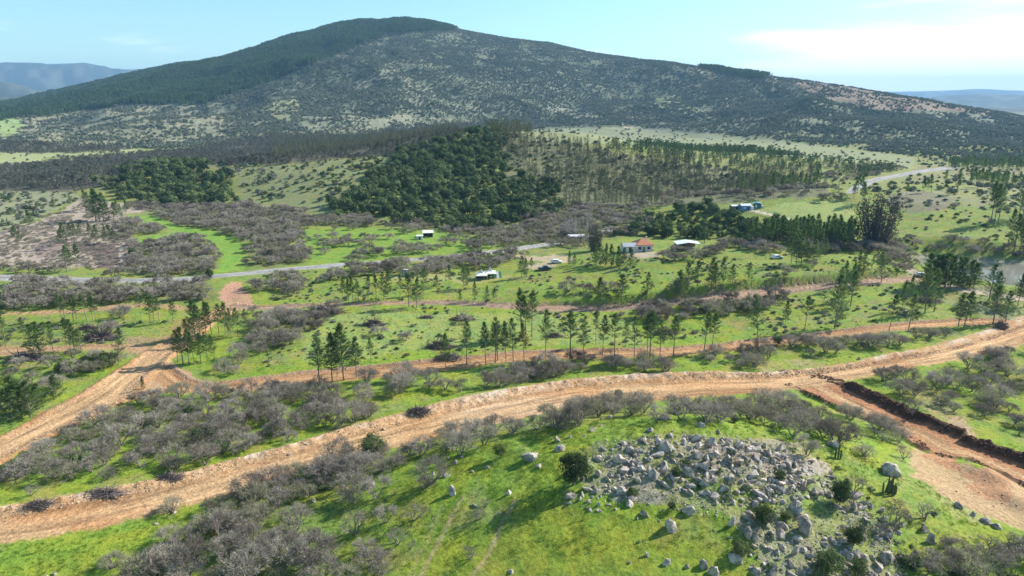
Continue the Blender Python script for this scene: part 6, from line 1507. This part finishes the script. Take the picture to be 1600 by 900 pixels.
# white shelter in the bright pasture
t, k = root('shelter', 669, 371, .15, 'white canopied shelter with dark open front on the bright pasture', 'shelter')
prism_roof('roof', 4.6, 4, 2.2, .9, M_canvas, t, cy=2, over=.3); boxes('back_wall', [(-2.2, 2.2, 3.8, 3.92, 0, 2.18)], M_dark, t); boxes('side_wall', [(2.2, 2.32, 0, 3.78, 0, 2.18)], M_white, t)
for x in (-2.3, 0, 2.1): boxes('post', [(x, x + .12, 0, .12, 0, 2.19)], M_wood, t)
t, k = root('hut', 656, 374, .1, 'small white hut left of the canopied shelter', 'hut'); boxes('wall', [(-1.4, 1.4, -.9, .9, 0, 1.7)], M_white, t); prism_roof('roof', 2.8, 1.8, 1.7, .5, M_canvas, t, over=.2); boxes('door', [(-.4, .4, -.95, -.902, 0, 1.5)], M_dark, t)
# portable cabins
for i, (u, v, lb) in enumerate(((631, 430, 'left of two small dark teal cabins by the pine row'), (637, 430, 'right of two small dark teal cabins by the pine row'))):
    t, k = root('cabin', u, v, .05, lb, 'cabin', 'small teal cabins'); boxes('wall', [(-.55, .55, -.55, .55, 0, 2.1)], M_teal, t); boxes('roof', [(-.6, .6, -.6, .6, 2.102, 2.3)], M_white, t); boxes('door', [(-.35, .35, -.6, -.552, .1, 1.9)], M_zinc, t)
# huts at the top of the farm track
t, k = root('hut', 1166, 329, .1, 'bright blue hut with pale roof at the top of the farm track', 'hut')
boxes('wall', [(-2.6, 2.4, 0, 3.4, 0, 2.5)], M_blue, t); prism_roof('roof', 5, 3.4, 2.5, .8, M_zinc, t, cx=-.1, cy=1.7, over=.3); boxes('door', [(.6, 1.4, -.06, -.002, 0, 1.9)], M_dark, t); boxes('window', [(-1.6, -.5, -.06, -.002, 1.0, 1.9)], M_white, t)
boxes('lean_to', [(2.42, 4.2, .4, 3.0, 0, 2.0)], M_white, t)
t, k = root('hut', 1183, 325, -.2, 'small teal hut with blue-white roof right of the blue hut', 'hut')
boxes('wall', [(-1.8, 1.8, 0, 2.8, 0, 2.2)], M_teal, t); prism_roof('roof', 3.6, 2.8, 2.2, .7, M_blue, t, cy=1.4, over=.3, along='y'); boxes('door', [(-.9, -.1, -.06, -.002, 0, 1.8)], M_white, t); boxes('water_tank', [(2.0, 3.0, .2, 1.2, 0, 1.4)], M_white, t)
t, k = root('hut', 1151, 328, .1, 'low dark hut with white roof left of the blue hut', 'hut')
boxes('wall', [(-2.6, 2.6, 0, 3.2, 0, 2.0)], M_wood, t); prism_roof('roof', 5.2, 3.2, 2.0, .5, M_zinc, t, cy=1.6, over=.3); boxes('door', [(-.4, .4, -.06, -.002, 0, 1.8)], M_dark, t)
t, k = root('barn', 901, 378, .1, 'low building with flat pale roof beside the big dark tree', 'building')
boxes('wall', [(-3.4, 3.4, 0, 4.4, 0, 2.4)], M_wood, t); prism_roof('roof', 6.8, 4.4, 2.4, .6, M_zinc, t, cy=2.2, over=.4); boxes('door', [(-.6, .8, -.06, -.002, 0, 2.1)], M_dark, t); boxes('window', [(1.6, 2.6, -.06, -.002, 1, 1.8)], M_dark, t)

# vehicles
M_cwhite = noisy_mat('white_car_paint', (.78, .78, .78), (.82, .82, .82), 1, .3, .5); M_cdark = noisy_mat('dark_car_paint', (.03, .035, .045), (.05, .055, .06), 1, .3, .5)
M_glass = noisy_mat('car_glass', (.02, .025, .03), (.03, .035, .04), 1, .1, .6); M_tyre = noisy_mat('tyre_rubber', (.02, .02, .02), (.03, .03, .03), 1, .9); M_rim = noisy_mat('wheel_rim', (.4, .4, .42), (.5, .5, .5), 1, .4)
def cyl(name, r, w, mat, parent, loc, n=14):
    V = []; 
    for y in (-w / 2, w / 2): V += [(math.cos(6.2832 * i / n) * r, y, math.sin(6.2832 * i / n) * r) for i in range(n)]
    o = solid(name, V, [(i, (i + 1) % n, n + (i + 1) % n, n + i) for i in range(n)] + [tuple(range(n)), tuple(range(n, 2 * n))[::-1]], mat, parent); o.location = loc; return o
def car(u, v, rot, paint, label, pickup=False):
    t, k = root('pickup_truck' if pickup else 'car', u, v, rot, label, 'pickup' if pickup else 'car', sink=.03)
    if pickup: prof = [(-2.5, .45), (2.5, .45), (2.5, .95), (1.5, 1.1), (.9, 1.72), (-.5, 1.72), (-.7, 1.1), (-2.5, 1.05)]
    else: prof = [(-2.1, .38), (2.1, .38), (2.15, .8), (1.2, .95), (.55, 1.45), (-1.2, 1.48), (-1.9, 1.0), (-2.15, .85)]
    n = len(prof); V = [(x, -.88 + .10 * (z > 1.2), z) for x, z in prof] + [(x, .88 - .10 * (z > 1.2), z) for x, z in prof]
    solid('body', V, [tuple(range(n)), tuple(range(n, 2 * n))[::-1]] + [(i, (i + 1) % n, n + (i + 1) % n, n + i) for i in range(n)], paint, t)
    a, b2 = ((-.55, .75) if pickup else (-1.2, .5)); z0, z1 = (1.15, 1.6) if pickup else (1.0, 1.38)
    for s in (-1, 1): solid('side_window', [(a, s * .895, z0), (b2 + .3, s * .895, z0), (b2, s * .83, z1), (a + .1, s * .83, z1), (a, s * .86, z0), (b2 + .3, s * .86, z0), (b2, s * .80, z1), (a + .1, s * .80, z1)], [(0, 1, 2, 3), (7, 6, 5, 4), (0, 1, 5, 4), (1, 2, 6, 5), (2, 3, 7, 6), (3, 0, 4, 7)], M_glass, t)
    xs = 1.5 if pickup else 1.3
    for x in (-xs, xs):
        for s in (-1, 1):
            w = cyl('wheel', .34, .22, M_tyre, t, (x, s * .82, .34)); cyl('rim', .2, .24, M_rim, w, (0, 0, 0))
    for s in (-.6, .6): boxes('headlight', [((2.5 if pickup else 2.1), (2.54 if pickup else 2.17), s - .18, s + .18, .62, .76)], M_white, t)
car(869, 411, .05, M_cwhite, 'white car parked on the bare patch left of the dark pine clump'); car(851, 422, .1, M_cdark, 'dark pickup parked on the grass below the white car', True)
car(1440, 432, -.3, M_cwhite, 'white car on the dirt track near the lake'); car(1214, 404, .3, M_cwhite, 'small white car half hidden on the green rise')
# power pole
for u, v, lb in ((811, 386, 'wooden power pole standing by the paved road'), (752, 392, 'shorter wooden pole beside the paved road')):
    t, k = root('power_pole', u, v, .4, lb, 'power pole', 'wooden poles along the paved road'); cyl_ = tubes([[0, 0, -.3, .14, 0, 0, 8.2, .10]], 8); link('pole', mesh_np('pole', cyl_[0], tris=cyl_[1], mat=M_wood), t); boxes('crossarm', [(-.9, .9, -.16, -.05, 7.4, 7.55)], M_wood, t)
    for x in (-.8, 0, .8): boxes('insulator', [(x - .05, x + .05, -.14, -.06, 7.552, 7.75)], M_white, t)

# ------------------------------------------------------------------ bare poplars and the huge dark gum clump
def poplar(seed, H=12):
    r = np.random.default_rng(seed); segs = [[0, 0, -.2, .13, 0, 0, H * .5, .09], [0, 0, H * .5, .09, 0, 0, H, .02]]
    for i in range(46):
        z = H * r.uniform(.15, .9); a = r.uniform(0, 6.28); l = (H - z) * r.uniform(.2, .5); segs.append([0, 0, z, .045, math.cos(a) * l * .3, math.sin(a) * l * .3, z + l, .015])
    P = np.array([s[4:7] for s in segs[2:]] * 6) + r.normal(size=(46 * 6, 3)) * .25; D = unit(r.normal(size=P.shape) * .4 + [0, 0, 1]); V2, T2 = slivers(P, D, r.uniform(.4, .9, len(P)), np.full(len(P), .05), r)
    return tubes(segs, 4), (V2, T2)
M_pop = noisy_mat('poplar_bark', (.30, .27, .24), (.44, .41, .37), 1, .9)
ME_pop = [pair('bare_poplar', poplar(700 + i), (M_pop, M_pop)) for i in range(3)]
pl = [(880, 372, 342), (884, 371, 338), (889, 373, 335), (894, 371, 340), (899, 373, 336), (905, 371, 338), (911, 370, 342), (917, 372, 340), (923, 369, 336), (874, 371, 350)]
pl.sort(); P, Z, D = base_xy(pl)
for i, q in enumerate(pl):
    s = (q[1] - q[2]) * D[i] / F / cp / 12; pm = ME_pop[i % 3]
    thing('bare_poplar', P[i, 0], P[i, 1], Z[i], i, s, [('trunk', pm[0]), ('crown', pm[1])], f'{ORD[i]} pale leafless poplar from the left in the valley row', 'poplar', 'leafless poplars in the valley')
def gum_clump(seed, H=24, R=8.5, n=3800):
    r = np.random.default_rng(seed); segs = []; P = []
    for k in range(26):
        a = r.uniform(0, 6.28); sp_ = R * math.sqrt(r.random()); h = H * (1 - .35 * (sp_ / R) ** 1.5) * r.uniform(.8, 1.02); b0 = np.array([math.cos(a) * sp_ * .35, math.sin(a) * sp_ * .35, -.3]); tip = np.array([math.cos(a) * sp_, math.sin(a) * sp_, h]); mid = (b0 + tip) / 2 - [0, 0, h * .06]
        segs += [[*b0, .3, *mid, .18], [*mid, .18, *tip, .04]]
        for j in range(n // 26):
            t = r.uniform(.12, 1.03); p = b0 * (1 - t) ** 2 + mid * 2 * t * (1 - t) + tip * t * t; P.append(p + r.normal(size=3) * (.45 + 1.1 * (1 - t) + .3))
    P = np.array(P); P[:, 2] = np.abs(P[:, 2]) + .1; D = unit(r.normal(size=P.shape) + [0, 0, .5]); V2, T2 = slivers(P, D, r.uniform(.7, 1.5, len(P)), r.uniform(.3, .55, len(P)), r); return tubes(segs, 5), (V2, T2)
M_dgum = leaf_mat('dark_gum_leaves', (.05, .05, .042), (.115, .105, .085), .2, .1)
g1 = pair('giant_gum', gum_clump(801), (M_bark, M_dgum))
x, y, z, k = at(1368, 386); s = 92 * k / cp / 24; thing('giant_gum', x, y, z, 0, (s * 1.0, s * 1.0, s), [('trunk', g1[0]), ('crown', g1[1])], 'huge dark many-stemmed gum tree standing behind the green rise', 'gum tree')
x, y, z, k = at(927, 392); s = 44 * k / cp / 24; thing('giant_gum', x, y, z, 2, (s * .9, s * .9, s), [('trunk', g1[0]), ('crown', g1[1])], 'dark spreading gum tree beside the low pale-roofed building', 'gum tree')
print('objects', len(scene.objects), 'rocks', len(rk))
